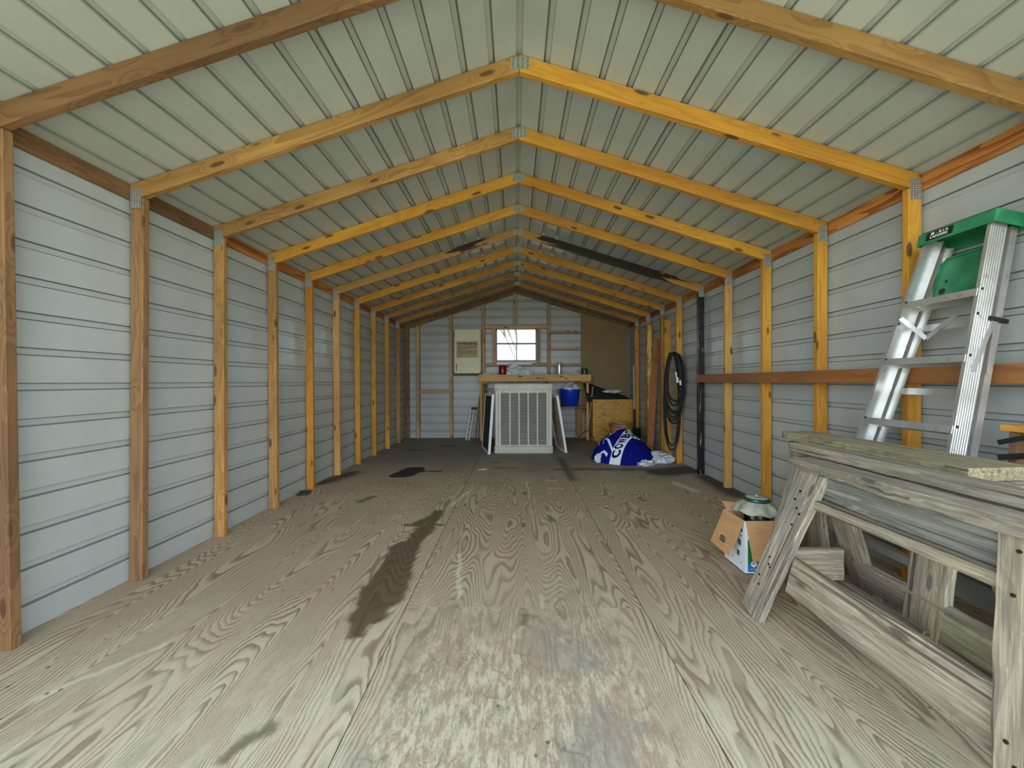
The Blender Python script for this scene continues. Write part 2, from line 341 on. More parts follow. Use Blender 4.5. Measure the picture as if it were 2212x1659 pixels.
M['handle_wood'] = wood('grey_tool_handle_wood', (0.42, 0.33, 0.20), (0.28, 0.20, 0.11), knots=0.0)
def card():
    t = NT('brown_cardboard'); o = t.obj()
    t.base(t.ramp(t.noise(t.map(o, (3, 3, 14)), 3.0, 4), [(0.3, (0.50, 0.27, 0.11)), (0.7, (0.60, 0.34, 0.145))])); t.rough(0.85); return t.m
M['card'] = card()
M['print_white'] = plain('white_printed_card', (0.78, 0.80, 0.82), 0.5, 0, 0.04)
M['print_green'] = plain('green_print', (0.015, 0.16, 0.05), 0.5)
M['print_blue'] = plain('blue_print', (0.01, 0.17, 0.48), 0.5)
M['print_grey'] = plain('grey_print', (0.10, 0.11, 0.12), 0.5)
M['skin_print'] = plain('tan_print', (0.55, 0.33, 0.20), 0.5)
M['enamel'] = plain('dusty_green_enamel', (0.36, 0.36, 0.27), 0.6, 0, 0.25, 25)
M['enamel_rim'] = plain('glossy_dark_green_enamel', (0.01, 0.06, 0.045), 0.15)
M['teal'] = plain('dark_teal_stand_in', (0.030, 0.062, 0.068), 0.45, 0, 0.3, 6)
M['gold_foil'] = None
def foil():
    t = NT('crumpled_yellow_film'); o = t.obj()
    t.base(t.ramp(t.noise(o, 7, 5), [(0.35, (0.70, 0.40, 0.06)), (0.65, (0.95, 0.74, 0.28))])); t.rough(0.3)
    t.bump(t.noise(o, 12, 5, 0.6, 1.0), 1.0, 0.03); return t.m
M['gold_foil'] = foil()
def glassy(name, tint, alpha):
    t = NT(name); g = t.t.nodes.new('ShaderNodeBsdfGlossy'); g.inputs['Roughness'].default_value = 0.04
    tr = t.t.nodes.new('ShaderNodeBsdfTransparent'); tr.inputs[0].default_value = (*tint, 1)
    fr = t.t.nodes.new('ShaderNodeFresnel'); fr.inputs[0].default_value = 1.45
    mx = t.t.nodes.new('ShaderNodeMixShader')
    a = t.math('MULTIPLY_ADD', fr.outputs[0], 0.9, alpha)
    t.t.links.new(a, mx.inputs[0]); t.t.links.new(tr.outputs[0], mx.inputs[1]); t.t.links.new(g.outputs[0], mx.inputs[2])
    t.t.links.new(mx.outputs[0], t.out.inputs[0]); t.t.nodes.remove(t.p); return t.m
M['glass'] = glassy('window_glass', (0.95, 0.97, 0.97), 0.01)
M['lamp_glass'] = glassy('lantern_glass', (0.96, 0.97, 0.97), 0.10)
def grass():
    t = NT('dry_grass_and_gravel'); o = t.obj()
    c = t.ramp(t.noise(o, 1.5, 6), [(0.3, (0.24, 0.27, 0.17)), (0.6, (0.36, 0.38, 0.27)), (0.75, (0.50, 0.49, 0.42))]); t.base(c); t.rough(0.95); return t.m
M['grass'] = grass()
M['bark'] = plain('grey_bark', (0.16, 0.14, 0.12), 0.9, 0, 0.3)
M['leaves'] = plain('yellow_green_leaves', (0.20, 0.24, 0.07), 0.8, 0, 0.3)
M['frame'] = plain('window_frame_paint', (0.20, 0.22, 0.20), 0.4)
M['yellow'] = plain('yellow_pencil_paint', (0.75, 0.60, 0.05), 0.5)

# ---------------------------------------------------------------- mesh helpers
class MB:
    def __init__(s): s.v = []; s.f = []; s.mi = []; s.mats = []
    def _m(s, mat):
        if mat not in s.mats: s.mats.append(mat)
        return s.mats.index(mat)
    def add(s, vs, fs, mat=None):
        b = len(s.v); s.v += [tuple(v) for v in vs]; s.f += [tuple(i+b for i in f) for f in fs]; s.mi += [s._m(mat)]*len(fs)
        return s
    def box(s, lo, hi, mat=None, mx=None):
        x0, y0, z0 = lo; x1, y1, z1 = hi
        vs = [Vector(p) for p in ((x0,y0,z0),(x1,y0,z0),(x1,y1,z0),(x0,y1,z0),(x0,y0,z1),(x1,y0,z1),(x1,y1,z1),(x0,y1,z1))]
        if mx: vs = [mx @ v for v in vs]
        return s.add(vs, [(0,3,2,1),(4,5,6,7),(0,1,5,4),(1,2,6,5),(2,3,7,6),(3,0,4,7)], mat)
    def quad8(s, a, b, mat=None):   # a, b: two 4-point rings
        return s.add(list(a)+list(b), [(3,2,1,0),(4,5,6,7),(0,1,5,4),(1,2,6,5),(2,3,7,6),(3,0,4,7)], mat)
    def tube(s, pts, r, n=8, mat=None, caps=True, radii=None):
        pts = [Vector(p) for p in pts]; rings = []; up = None
        for i, p in enumerate(pts):
            d = (pts[min(i+1, len(pts)-1)] - pts[max(i-1, 0)]).normalized()
            if up is None:
                up = Vector((0,0,1)) if abs(d.z) < 0.9 else Vector((1,0,0))
            a = (up - d*up.dot(d)).normalized(); up = a; b = d.cross(a)
            rr = radii[i] if radii else r
            rings.append([p + a*(rr*math.cos(2*PI*k/n)) + b*(rr*math.sin(2*PI*k/n)) for k in range(n)])
        vs = [v for R_ in rings for v in R_]; fs = []
        for i in range(len(rings)-1):
            for k in range(n): fs.append((i*n+k, i*n+(k+1)%n, (i+1)*n+(k+1)%n, (i+1)*n+k))
        if caps: fs += [tuple(range(n-1, -1, -1)), tuple((len(rings)-1)*n+k for k in range(n))]
        return s.add(vs, fs, mat)
    def lathe(s, prof, c=(0,0,0), n=32, mat=None, wob=None):   # prof [(r,z)]
        vs = []; fs = []
        for r, z in prof:
            for k in range(n):
                a = 2*PI*k/n; q = wob(a, r, z) if wob else (1, 0)
                vs.append((c[0]+r*q[0]*math.cos(a), c[1]+r*q[0]*math.sin(a), c[2]+z+q[1]))
        for i in range(len(prof)-1):
            for k in range(n): fs.append((i*n+k, i*n+(k+1)%n, (i+1)*n+(k+1)%n, (i+1)*n+k))
        return s.add(vs, fs, mat)
    def sweep(s, prof, a0, a1, axis, mat=None):   # open polyline prof swept
        n = len(prof); vs = []
        for t in (a0, a1):
            for p in prof:
                q = list(p); q.insert(axis, t); vs.append(tuple(q))
        return s.add(vs, [(i, i+1, n+i+1, n+i) for i in range(n-1)], mat)
    def build(s, name, mat=None, parent=None, smooth=False, bevel=0, seg=2, local=None):
        me = bpy.data.meshes.new(name); me.from_pydata(s.v, [], s.f); me.validate()
        mats = [(m_ if m_ is not None else mat) for m_ in s.mats]
        for m_ in mats: me.materials.append(m_)
        if len(me.polygons) == len(s.mi): me.polygons.foreach_set('material_index', s.mi)
        bm = bmesh.new(); bm.from_mesh(me); bmesh.ops.recalc_face_normals(bm, faces=bm.faces); bm.to_mesh(me); bm.free()
        if smooth:
            me.polygons.foreach_set('use_smooth', [True]*len(me.polygons))
            me.set_sharp_from_angle(angle=math.radians(40))
        o = bpy.data.objects.new(name, me); COL.objects.link(o)
        if parent is not None:
            o.parent = parent
            o.matrix_parent_inverse = world_mat(parent).inverted()
        if local is not None: o.matrix_basis = local
        if bevel:
            b = o.modifiers.new('bevel', 'BEVEL'); b.width = bevel; b.segments = seg; b.limit_method = 'ANGLE'
        return o

def world_mat(o):
    m = o.matrix_basis.copy()
    if o.parent is not None: m = world_mat(o.parent) @ o.matrix_parent_inverse @ m
    return m

def tag(o, label=None, cat=None, group=None, kind=None):
    if label: o['label'] = label
    if cat: o['category'] = cat
    if group: o['group'] = group
    if kind: o['kind'] = kind
    return o
def thing(name, label, cat, loc=(0,0,0), group=None, rotz=0):
    o = bpy.data.objects.new(name, None); COL.objects.link(o); o.empty_display_size = 0.1
    o.matrix_basis = Matrix.Translation(loc) @ Matrix.Rotation(rotz, 4, 'Z')
    return tag(o, label, cat, group)
def struct(o): o['kind'] = 'structure'; return o

def frame_mat(p0, p1, side):
    p0, p1, side = Vector(p0), Vector(p1), Vector(side)
    x = (p1-p0).normalized(); y = (side - x*side.dot(x)).normalized(); z = x.cross(y)
    m = Matrix((x, y, z)).transposed().to_4x4(); m.translation = p0
    return m, (p1-p0).length
def plank(name, p0, p1, side, w, t, mat, parent=None, bevel=0.003, rough=0.0, seed=0, n=None, endcut=(0, 0)):
    """board from p0 to p1 (centre line), width w along side, thickness t; local X is the grain"""
    m, L = frame_mat(p0, p1, side)
    mb = MB()
    if rough <= 0:
        e0, e1 = endcut
        a = [(-e0*(1 if s1 > 0 else -1)*0.5, s1*w/2, s2*t/2) for s1, s2 in ((-1,-1),(1,-1),(1,1),(-1,1))]
        b = [(L+e1*(1 if s1 > 0 else -1)*0.5, s1*w/2, s2*t/2) for s1, s2 in ((-1,-1),(1,-1),(1,1),(-1,1))]
        mb.quad8(a, b)
    else:
        n = n or max(8, int(L/0.02)); ring = []
        nw = 6; nt = 2
        for i in range(nw): ring.append((-w/2+w*i/nw, -t/2))
        for i in range(nt): ring.append((w/2, -t/2+t*i/nt))
        for i in range(nw): ring.append((w/2-w*i/nw, t/2))
        for i in range(nt): ring.append((-w/2, t/2-t*i/nt))
        R_ = len(ring); vs = []; fs = []
        for i in range(n+1):
            x = L*i/n
            for (a, b) in ring:
                edge = 1.0 if abs(abs(a)-w/2) < 1e-6 else 0.45
                q = Vector((x*9+seed*7.3, a*30, b*30))
                d1 = noise.noise(q)*rough*edge; d2 = noise.noise(q*3.1+Vector((5,5,5)))*rough*0.5*edge
                ex = (noise.noise(Vector((a*40, b*40, seed)))*rough*1.5) if i in (0, n) else 0
                sc = 1 + 0.0
                cut = 0.97 if (abs(abs(a)-w/2) < 1e-6 and abs(abs(b)-t/2) < 1e-6) else 1.0
                vs.append((x+ex, a*cut*sc + (d1+d2)*(1 if a > 0 else -1), b*cut + (d1-d2)*0.6*(1 if b > 0 else -1)))
        for i in range(n):
            for k in range(R_): fs.append((i*R_+k, i*R_+(k+1)%R_, (i+1)*R_+(k+1)%R_, (i+1)*R_+k))
        fs += [tuple(range(R_-1, -1, -1)), tuple(n*R_+k for k in range(R_))]
        mb.add(vs, fs); bevel = 0
    o = mb.build(name, mat, parent, bevel=bevel, local=m, smooth=(rough > 0))
    return o

# ---------------------------------------------------------------- shell dimensions
D0, S = 2.1895, 0.61
A, PC = 2.1594, 0.0731
XP = A + PC                      # outer face of posts
XW = 2.252                       # siding plane
ZR, SL = 2.9775, 0.31834         # ridge height, roof pitch
YE = 7.74                        # end wall siding plane
PER, RIB = 0.1625, 0.040
def roof_z(x): return ZR - SL*abs(x)

# ---------------------------------------------------------------- siding with ribs
def creases(rib, depth, lip=0.0):
    c = [(0.0, 0.0), (0.0003, depth+0.014), (0.0078+lip, depth+0.014), (0.0082+lip, depth)]
    e = [(rib-0.0052-lip*0.7, depth), (rib-0.0050-lip*0.7, depth+0.010), (rib-0.0003, depth+0.010), (rib, 0.0)]
    return c + e
def rib_profile(start, end, phase, depth, per=PER, rib=RIB, lip=0.0):
    """[(along, out)] flat pans with recessed ribs"""
    pts = [(start, 0.0)]; k = math.floor((start-phase)/per)
    while True:
        a = phase + k*per; k += 1
        if a + rib <= start: continue
        if a >= end: break
        for d, o in (creases(rib, depth, lip)):
            if start < a+d < end: pts.append((a+d, o))
    pts.append((end, 0.0)); return pts
DEP = 0.016
# side walls
for side, sgn in (('left', -1), ('right', 1)):
    prof = [(sgn*(XW+o), z) for z, o in rib_profile(0.0, roof_z(XW)-0.002, 0.115, DEP)]
    mb = MB(); n = len(prof); vs = []
    for y in (DOOR_Y, YE+0.07):
        for (x, z) in prof: vs.append((x, y, z))
    mb.add(vs, [(i, i+1, n+i+1, n+i) for i in range(n-1)])
    o = mb.build('wall_'+side, M['siding']); struct(o)
    sol = o.modifiers.new('thick', 'SOLIDIFY'); sol.thickness = 0.002; sol.offset = 0
# roof: ribs run along the building, one is centred on the ridge
csl = math.sqrt(1+SL*SL)
half = rib_profile(0.0, XW*csl+0.12, PER-RIB/2, 0.018, rib=RIB)
half = [(0, 0.018), (RIB/2-0.0065, 0.018), (RIB/2-0.0062, 0.030), (RIB/2-0.0003, 0.030), (RIB/2, 0.0)] + half[1:]
def roofpt(s_, o, sg):
    nx, nz = SL/csl, 1/csl
    x = s_/csl; return (sg*(x + o*nx), ZR + 0.003 - SL*x + o*nz)
seam_s = PER*5 + RIB/2
pl = []
for (s_, o) in reversed(half): pl.append(roofpt(s_, o, -1))
for (s_, o) in half[1:]: pl.append(roofpt(s_, o, 1))
mb = MB(); n = len(pl); vs = []
for y in (DOOR_Y-0.06, YE+0.10):
    for (x, z) in pl: vs.append((x, y, z))
mb.add(vs, [(i, i+1, n+i+1, n+i) for i in range(n-1)])
# sheet laps: the edge of the lower sheet stands proud with a dark open joint
for sg in (-1, 1):
    for s0 in (PER*6-RIB/2-0.006,):
        a = roofpt(s0, 0.0006, sg); b = roofpt(s0+0.0035, 0.0006, sg)
        a2 = roofpt(s0, -0.0015, sg); b2 = roofpt(s0+0.0035, -0.0015, sg)
        mb.quad8([(a[0], DOOR_Y, a[1]), (b[0], DOOR_Y, b[1]), (b2[0], DOOR_Y, b2[1]), (a2[0], DOOR_Y, a2[1])],
                 [(a[0], YE, a[1]), (b[0], YE, b[1]), (b2[0], YE, b2[1]), (a2[0], YE, a2[1])], M['slot'])
roof = struct(mb.build('ceiling', M['siding']))
sol = roof.modifiers.new('thick', 'SOLIDIFY'); sol.thickness = 0.001; sol.offset = 0
# end wall: horizontal ribs, gable top, window hole
WX0, WX1, WZ0, WZ1 = -0.415, 0.395, 1.545, 2.18
mb = MB()
rows = [(z, o*(1.9 if o > DEP+0.001 else 1.25)) for z, o in rib_profile(0.0, ZR+0.032, 0.115, DEP, rib=0.046, lip=0.005)]
def endstrip(xa, xb, z0, z1):
    pr = [(z, o) for z, o in rows if z0 <= z <= z1]
    def o_at(z):
        for (za, oa), (zb, ob) in zip(rows, rows[1:]):
            if za <= z <= zb: return oa + (ob-oa)*((z-za)/(zb-za) if zb > za else 0)
        return 0
    pr = [(z0, o_at(z0))] + pr + [(z1, o_at(z1))]
    for (za, oa), (zb, ob) in zip(pr, pr[1:]):
        def ext(z, x):   # clip to gable
            lim = (ZR + 0.034 - z)/SL if z > roof_z(XW)+0.034 else XW+0.036
            return max(-lim, min(lim, x))
        q = [(ext(za, xa), YE+oa, za), (ext(za, xb), YE+oa, za), (ext(zb, xb), YE+ob, zb), (ext(zb, xa), YE+ob, zb)]
        if q[1][0]-q[0][0] < 1e-5 and q[2][0]-q[3][0] < 1e-5: continue
        mb.add(q, [(0, 1, 2, 3)])
endstrip(-XW-1, WX0, 0, ZR+0.03); endstrip(WX0, WX1, 0, WZ0); endstrip(WX0, WX1, WZ1, ZR+0.03); endstrip(WX1, XW+1, 0, ZR+0.03)
struct(mb.build('wall_back', M['siding']))

# floor: plywood sheets with open joints over joists
mb = MB(); panels = []
xs = [-XW, -0.582, 0.597, XW]
cols = {0: [DOOR_Y-0.02, 0.53, 2.97, 5.41, YE], 1: [DOOR_Y-0.02, 1.905, 4.345, 6.785, YE], 2: [DOOR_Y-0.02, 0.49, 2.93, 4.90, YE]}
g = 0.0022; k = 0
for c in range(3):
    ys = cols[c]
    for y0, y1 in zip(ys, ys[1:]):
        mb.box((xs[c]+(g if c else 0), y0+g*0.6, -0.018), (xs[c+1]-(g if c < 2 else 0), y1-g*0.6, 0.0)); panels += [k]*6; k += 1
base_n = len(panels)
mb.box((-XW, DOOR_Y-0.02, -0.10), (XW, YE+0.03, -0.019), M['dark']); panels += [0]*6
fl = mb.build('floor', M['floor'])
at = fl.data.attributes.new('panel', 'FLOAT', 'FACE')
at.data.foreach_set('value', [random.Random(q*13+5).random()*3 if q < 99 else 0 for q in panels])
struct(fl)
struct(MB().box((-60, -60, -0.42), (60, 70, -0.32)).build('ground', M['grass']))

# ---------------------------------------------------------------- framing
ordn = ['first', 'second', 'third', 'fourth', 'fifth', 'sixth', 'seventh', 'eighth', 'ninth', 'tenth', 'eleventh', 'twelfth']
PW = PC; PT = 0.038
def connector(name, c, w, h, yface, parent, rows_, cols_):
    """pressed nail plate: thin sheet with punched slots; lies on the front face of the timber"""
    mb = MB(); x0, x1, z0, z1 = c[0]-w/2, c[0]+w/2, c[1]-h/2, c[1]+h/2
    y = yface
    mb.box((x0, y-0.0018, z0), (x1, y, z1))
    for i in range(cols_):
        for j in range(rows_):
            cx = x0 + w*(i+0.5)/cols_; cz = z0 + h*(j+0.5)/rows_
            mb.box((cx-w/cols_*0.24, y-0.0024, cz-h/rows_*0.13), (cx+w/cols_*0.24, y-0.0005, cz+h/rows_*0.13), M['slot'])
    return mb.build(name, M['plate'], parent)
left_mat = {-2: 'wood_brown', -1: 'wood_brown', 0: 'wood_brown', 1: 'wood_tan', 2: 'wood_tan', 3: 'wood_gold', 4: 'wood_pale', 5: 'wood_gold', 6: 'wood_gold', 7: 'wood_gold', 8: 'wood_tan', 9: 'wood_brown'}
rgt_mat = {0: 'wood_gold', 1: 'wood_gold', 2: 'wood_gold', 3: 'wood_pale', 4: 'charred_post', 5: 'wood_gold', 6: 'wood_gold', 7: 'wood_tan', 8: 'wood_gold', 9: 'wood_tan', -1: 'wood_gold', -2: 'wood_gold'}
lean_l = {0: (-0.028, 0.004), 1: (-0.022, 0.0), -1: (0.012, 0.006), 2: (-0.008, 0)}   # (foot dY, top dY)
lean_r = {0: (-0.026, -0.026), 1: (0.010, 0.010), 2: (0.011, 0.011), 3: (0.02, 0.01)}
def post(sg, i, mat):
    y = D0 + i*S
    fb, ft = (lean_l if sg < 0 else lean_r).get(i, (0, 0))
    x_in, x_out = sg*A, sg*XP
    zi, zo = 2.1905, 2.1905-SL*PC
    # local frame: X up (grain), Y = world X, Z = world Y
    m = Matrix(((0,1,0,(x_in+x_out)/2),(0,0,1,y),(1,0,0,0),(0,0,0,1)))
    h = PW/2
    def ring(top):
        zz = (lambda xx: (zi if abs(xx) < abs((x_in+x_out)/2) else zo)) if top else (lambda xx: 0.0)
        dy = ft if top else fb
        out = []
        for yy, zt in ((-h, 0), (h, 0), (h, PT), (-h, PT)):
            wx = (x_in+x_out)/2 + yy
            out.append((zz(wx), yy, zt+dy))
        return out
    mb = MB().quad8(ring(False), ring(True))
    wall = 'left' if sg < 0 else 'right'
    n_ = i+3
    if mat == 'charred_post': lab = 'black tar-covered wall post on the right wall at the end of the rail'
    else: lab = '%s wooden wall post on the %s wall, %s counting from the doorway' % (
        {'wood_brown': 'brown', 'wood_tan': 'tan', 'wood_gold': 'golden', 'wood_pale': 'pale yellow'}[mat], wall, ordn[n_-1])
    o = mb.build('wall_post', M[mat], None, bevel=0.003, local=m)
    tag(o, lab, 'post', 'posts along the %s wall' % wall)
    return o
TW = {-1: 'golden', 1: 'golden'}
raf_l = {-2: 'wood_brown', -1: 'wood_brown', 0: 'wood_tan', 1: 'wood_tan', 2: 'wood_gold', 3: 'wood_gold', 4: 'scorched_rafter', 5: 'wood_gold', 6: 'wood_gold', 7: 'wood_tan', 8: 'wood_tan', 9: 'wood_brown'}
raf_r = {-2: 'wood_tan', -1: 'wood_tan', 0: 'wood_gold', 1: 'wood_gold', 2: 'wood_gold', 3: 'wood_gold', 4: 'charred_rafter', 5: 'wood_gold', 6: 'wood_gold', 7: 'wood_gold', 8: 'wood_tan', 9: 'wood_brown'}
RV = 0.0945      # vertical depth of a rafter
def truss(i):
    y = D0 + i*S
    dl = {0: 0.004}.get(i, 0)
    nm = 'end ' if i == 9 else ''
    if i == 4: lab = 'roof truss with tar-blackened rafters, fifth with a visible ridge plate'
    elif i == 9: lab = 'roof truss set against the back gable wall'
    else: lab = 'wooden roof truss of two rafters meeting at the ridge, %s counting from the doorway' % ordn[i+2]
    root = thing('roof_truss', lab, 'roof truss', (0, y, roof_z(XP)), 'roof trusses along the shed')
    for sg, mm in ((-1, raf_l), (1, raf_r)):
        zt, zb = 0, -RV
        # local frame: origin at the ridge, X down the slope
        L = XP*csl
        dirx = Vector((sg, 0, -SL)).normalized(); nrm = Vector((sg*SL, 0, 1)).normalized()
        yv = Vector((0, 1, 0))
        m = Matrix((dirx, yv, dirx.cross(yv))).transposed().to_4x4()
        m.translation = Vector((0, y, ZR))
        inv = m.inverted()
        ytw = lean_r.get(i, (0, 0))[1] if sg > 0 else 0
        gx = 0.0012
        pts = lambda yy, dy: [inv @ Vector(p) for p in ((sg*gx, yy, ZR-SL*gx), (sg*XP, yy+dy, roof_z(XP)), (sg*XP, yy+dy, roof_z(XP)-RV), (sg*gx, yy, ZR-SL*gx-RV))]
        mb = MB().quad8(pts(y, ytw), pts(y+PT, ytw))
        mb.build('rafter', M[mm[i]], root, bevel=0.003, local=m)
        if i < 9:
            c = connector('eave_plate', (sg*(A+PC*0.52), 2.185), 0.062, 0.115, y+ytw-0.0004+(0.0), root, 9, 4)
    if i < 9:
        connector('ridge_plate', (0.006, ZR-0.05), 0.108, 0.066, y-0.0004, root, 8, 4)
    if 0 < i < 4: pass
    return root
for i in range(-3, 10):
    if i == -3: continue
    truss(i)
for i in range(-2, 10):
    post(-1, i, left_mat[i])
for i in range(-2, 10):
    if i == 9 or i == 6: continue
    post(1, i, rgt_mat[i])
# doubled post, sixth bay on the right: a side board with a shorter board on its face
o = plank('wall_post', (A+0.055, 5.705, 0), (A+0.055, 5.705, 2.02), (1, 0, 0), 0.10, 0.038, M['wood_gold'])
tag(o, 'golden doubled wall post just left of the hanging black hose', 'post', 'posts along the right wall')
o2 = plank('side_board', (A-0.018, 5.74, 0), (A-0.018, 5.74, 2.10), (0, 1, 0), 0.09, 0.03, M['wood_tan'], o)
# eave boards, one per bay
for sg in (-1, 1):
    for i in range(-2, 9):
        y0, y1 = D0+i*S+PT, D0+(i+1)*S
        zc = (2.2668+2.178)/2
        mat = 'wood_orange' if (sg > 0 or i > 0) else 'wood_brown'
        xx = sg*(XP+0.009)
        o = plank('eave_board', (xx, y0-PT, zc), (xx, y1, zc), (0, 0, 1), 0.089, 0.016, M[mat], bevel=0.001)
        tag(o, '%s eave board on top of the %s wall, bay %s from the doorway' % ('reddish orange' if mat == 'wood_orange' else 'brown', 'left' if sg < 0 else 'right', ordn[i+2]), 'board', 'eave boards')

# back wall framing
YS0, YS1 = YE-0.093, YE-0.001
def stud(x, z0, z1, w=0.062, lab='', wmat='wood_stud'):
    o = plank('wall_stud', (x, (YS0+YS1)/2, z0), (x, (YS0+YS1)/2, z1), (1, 0, 0), w, YS1-YS0, M[wmat], bevel=0.002)
    return tag(o, lab, 'stud', 'back wall studs')
stud(-1.975, 0, roof_z(1.975)-RV-0.01, lab='back wall stud nearest the left corner')
stud(-1.315, 0, roof_z(1.315)-RV-0.01, lab='back wall stud left of the white cabinet')
stud(-0.665, 0, roof_z(0.665)-RV-0.01, lab='back wall stud between the white cabinet and the window')
stud(-0.03, WZ1+0.068, ZR-RV-0.01, lab='short back wall stud above the window, under the ridge')
stud(0.64, 0, roof_z(0.64)-RV-0.01, lab='back wall stud right of the window')
stud(-0.455, WZ0-0.048, WZ1, lab='short jack stud at the left edge of the window')
stud(0.435, WZ0-0.048, WZ1, lab='short jack stud at the right edge of the window')
stud(1.31, 0, roof_z(1.31)-RV-0.01, lab='back wall stud at the left edge of the pegboard', w=0.045)
def rail(x0, x1, z0, z1, lab, mat='wood_stud', y0=YS0, y1=YS1):
    o = plank('cross_rail', (x0, (y0+y1)/2, (z0+z1)/2), (x1, (y0+y1)/2, (z0+z1)/2), (0, 0, 1), z1-z0, y1-y0, M[mat], bevel=0.002)
    return tag(o, lab, 'rail', 'back wall cross rails')
rail(-0.634, 0.609, WZ1, WZ1+0.066, 'cross rail directly above the back window')
rail(-0.634, 0.609, WZ0-0.112, WZ0-0.05, 'cross rail directly below the back window')
rail(0.671, 1.287, 2.085, 2.135, 'top one of the three shelf-like rails between window and pegboard')
rail(0.671, 1.287, 1.755, 1.803, 'middle one of the three rails between window and pegboard')
rail(0.671, 1.287, 1.428, 1.478, 'lowest of the three rails between window and pegboard')
rail(-1.944, -1.346, 0.90, 0.96, 'low cross rail between the two leftmost back wall studs')
rail(-1.284, -0.696, 2.035, 2.125, 'cross rail behind the top of the white cabinet', 'wood_brown')
rail(-1.284, -0.696, 1.245, 1.31, 'cross rail just under the white cabinet', 'wood_brown')
# white sill strip: glare of the window light put into its colour
o = MB().box((WX0, YS0-0.004, WZ0-0.05), (WX1, YE+0.02, WZ0-0.034)).box((-0.40, YS0-0.008, WZ0-0.085), (0.30, YS0-0.001, WZ0-0.036)).build('sill_glare_trim_1', M['white']); struct(o)

# window
win = thing('window_1', None, None, ((WX0+WX1)/2, YE, WZ0)); win['kind'] = 'structure'
mb = MB(); f = 0.022
y0, y1 = YE-0.03, YE+0.03
mb.box((WX0, y0, WZ0-0.034), (WX1, y1, WZ0+f-0.01)); mb.box((WX0, y0, WZ1-f*0.7), (WX1, y1, WZ1)); mb.box((WX0, y0, WZ0), (WX0+f, y1, WZ1)); mb.box((WX1-f, y0, WZ0), (WX1, y1, WZ1))
mb.build('window_frame', M['frame'], win)
zm = 1.885
MB().box((WX0+f, YE-0.028, zm-0.018), (WX1-f, YE+0.02, zm+0.018)).build('meeting_rail', M['frame'], win)
MB().box((-0.012, YE-0.008, WZ0+0.01), (0.001, YE+0.008, WZ1-0.01)).build('muntin', M['frame'], win)
MB().box((WX0+f, YE-0.003, WZ0+0.01), (WX1-f, YE+0.001, zm-0.018)).build('pane', M['glass'], win)
MB().box((WX0+f, YE+0.010, zm+0.018), (WX1-f, YE+0.014, WZ1-0.01)).build('pane', M['glass'], win)

# trees beyond the window
def tree(x, y, h, seed, lab):
    rr = random.Random(seed); root = thing('tree', lab, 'tree', (x, y, -0.32), 'trees behind the shed')
    mb = MB(); lv = MB()
    def grow(p, d, L, r, depth):
        pts = [p]; rad = [r]
        for q in range(4):
            d = (d + Vector((rr.uniform(-.18,.18), rr.uniform(-.18,.18), rr.uniform(-.08,.14)))).normalized()
            p = p + d*L/4; pts.append(p); rad.append(r*(1-0.12*(q+1)))
        mb.tube(pts, r, 6, None, True, rad)
        if depth == 0:
            for q in range(7):
                c = p + Vector((rr.uniform(-.35,.35), rr.uniform(-.35,.35), rr.uniform(-.3,.3))); a = rr.uniform(0, PI); s_ = rr.uniform(.05, .10)
                u = Vector((math.cos(a), math.sin(a), rr.uniform(-.6,.6)))*s_; v_ = Vector((-math.sin(a), math.cos(a), rr.uniform(-.6,.6)))*s_*0.6
                lv.add([c-u, c-v_, c+u, c+v_], [(0,1,2,3)])
            return
        for q in range(rr.choice((3, 3, 4))):
            dd = (d + Vector((rr.uniform(-1,1), rr.uniform(-1,1), rr.uniform(-.1,.6)))*0.75).normalized()
            grow(pts[rr.choice((2,3,4,4))], dd, L*rr.uniform(.6,.8), r*0.62, depth-1)
    grow(Vector((x, y, -0.32)), Vector((0,0,1)), h*0.4, h*0.015, 5)
    mb.build('trunk', M['bark'], root, smooth=True); f_ = lv.build('foliage', M['leaves'], root); f_['kind'] = 'stuff'
tree(-1.2, 17, 8, 3, 'bare branching tree seen through the left half of the window')
tree(1.3, 19, 9, 8, 'bare branching tree seen through the right half of the window')
tree(0.2, 26, 9, 11, 'distant tree seen through the middle of the window')

# rail along the right wall
o = plank('wall_rail', (A-0.020, 4.60, 1.150), (A-0.020, 0.80, 1.150), (0, 0, 1), 0.089, 0.038, M['wood_red'])
tag(o, 'long reddish brown horizontal rail nailed across the right wall posts', 'rail')

# ---------------------------------------------------------------- text helper
def text_mesh(body, size, bold=0.0):
    cu = bpy.data.curves.new('t', 'FONT'); cu.body = body; cu.size = size; cu.align_x = 'CENTER'; cu.align_y = 'CENTER'; cu.offset = bold
    cu.resolution_u = 3
    ob = bpy.data.objects.new('t', cu); COL.objects.link(ob)
    dg = bpy.context.evaluated_depsgraph_get(); me = bpy.data.meshes.new_from_object(ob.evaluated_get(dg))
    bpy.data.objects.remove(ob); bpy.data.curves.remove(cu)
    vs = [v.co.copy() for v in me.vertices]; fs = [tuple(p.vertices) for p in me.polygons]
    bpy.data.meshes.remove(me); return vs, fs

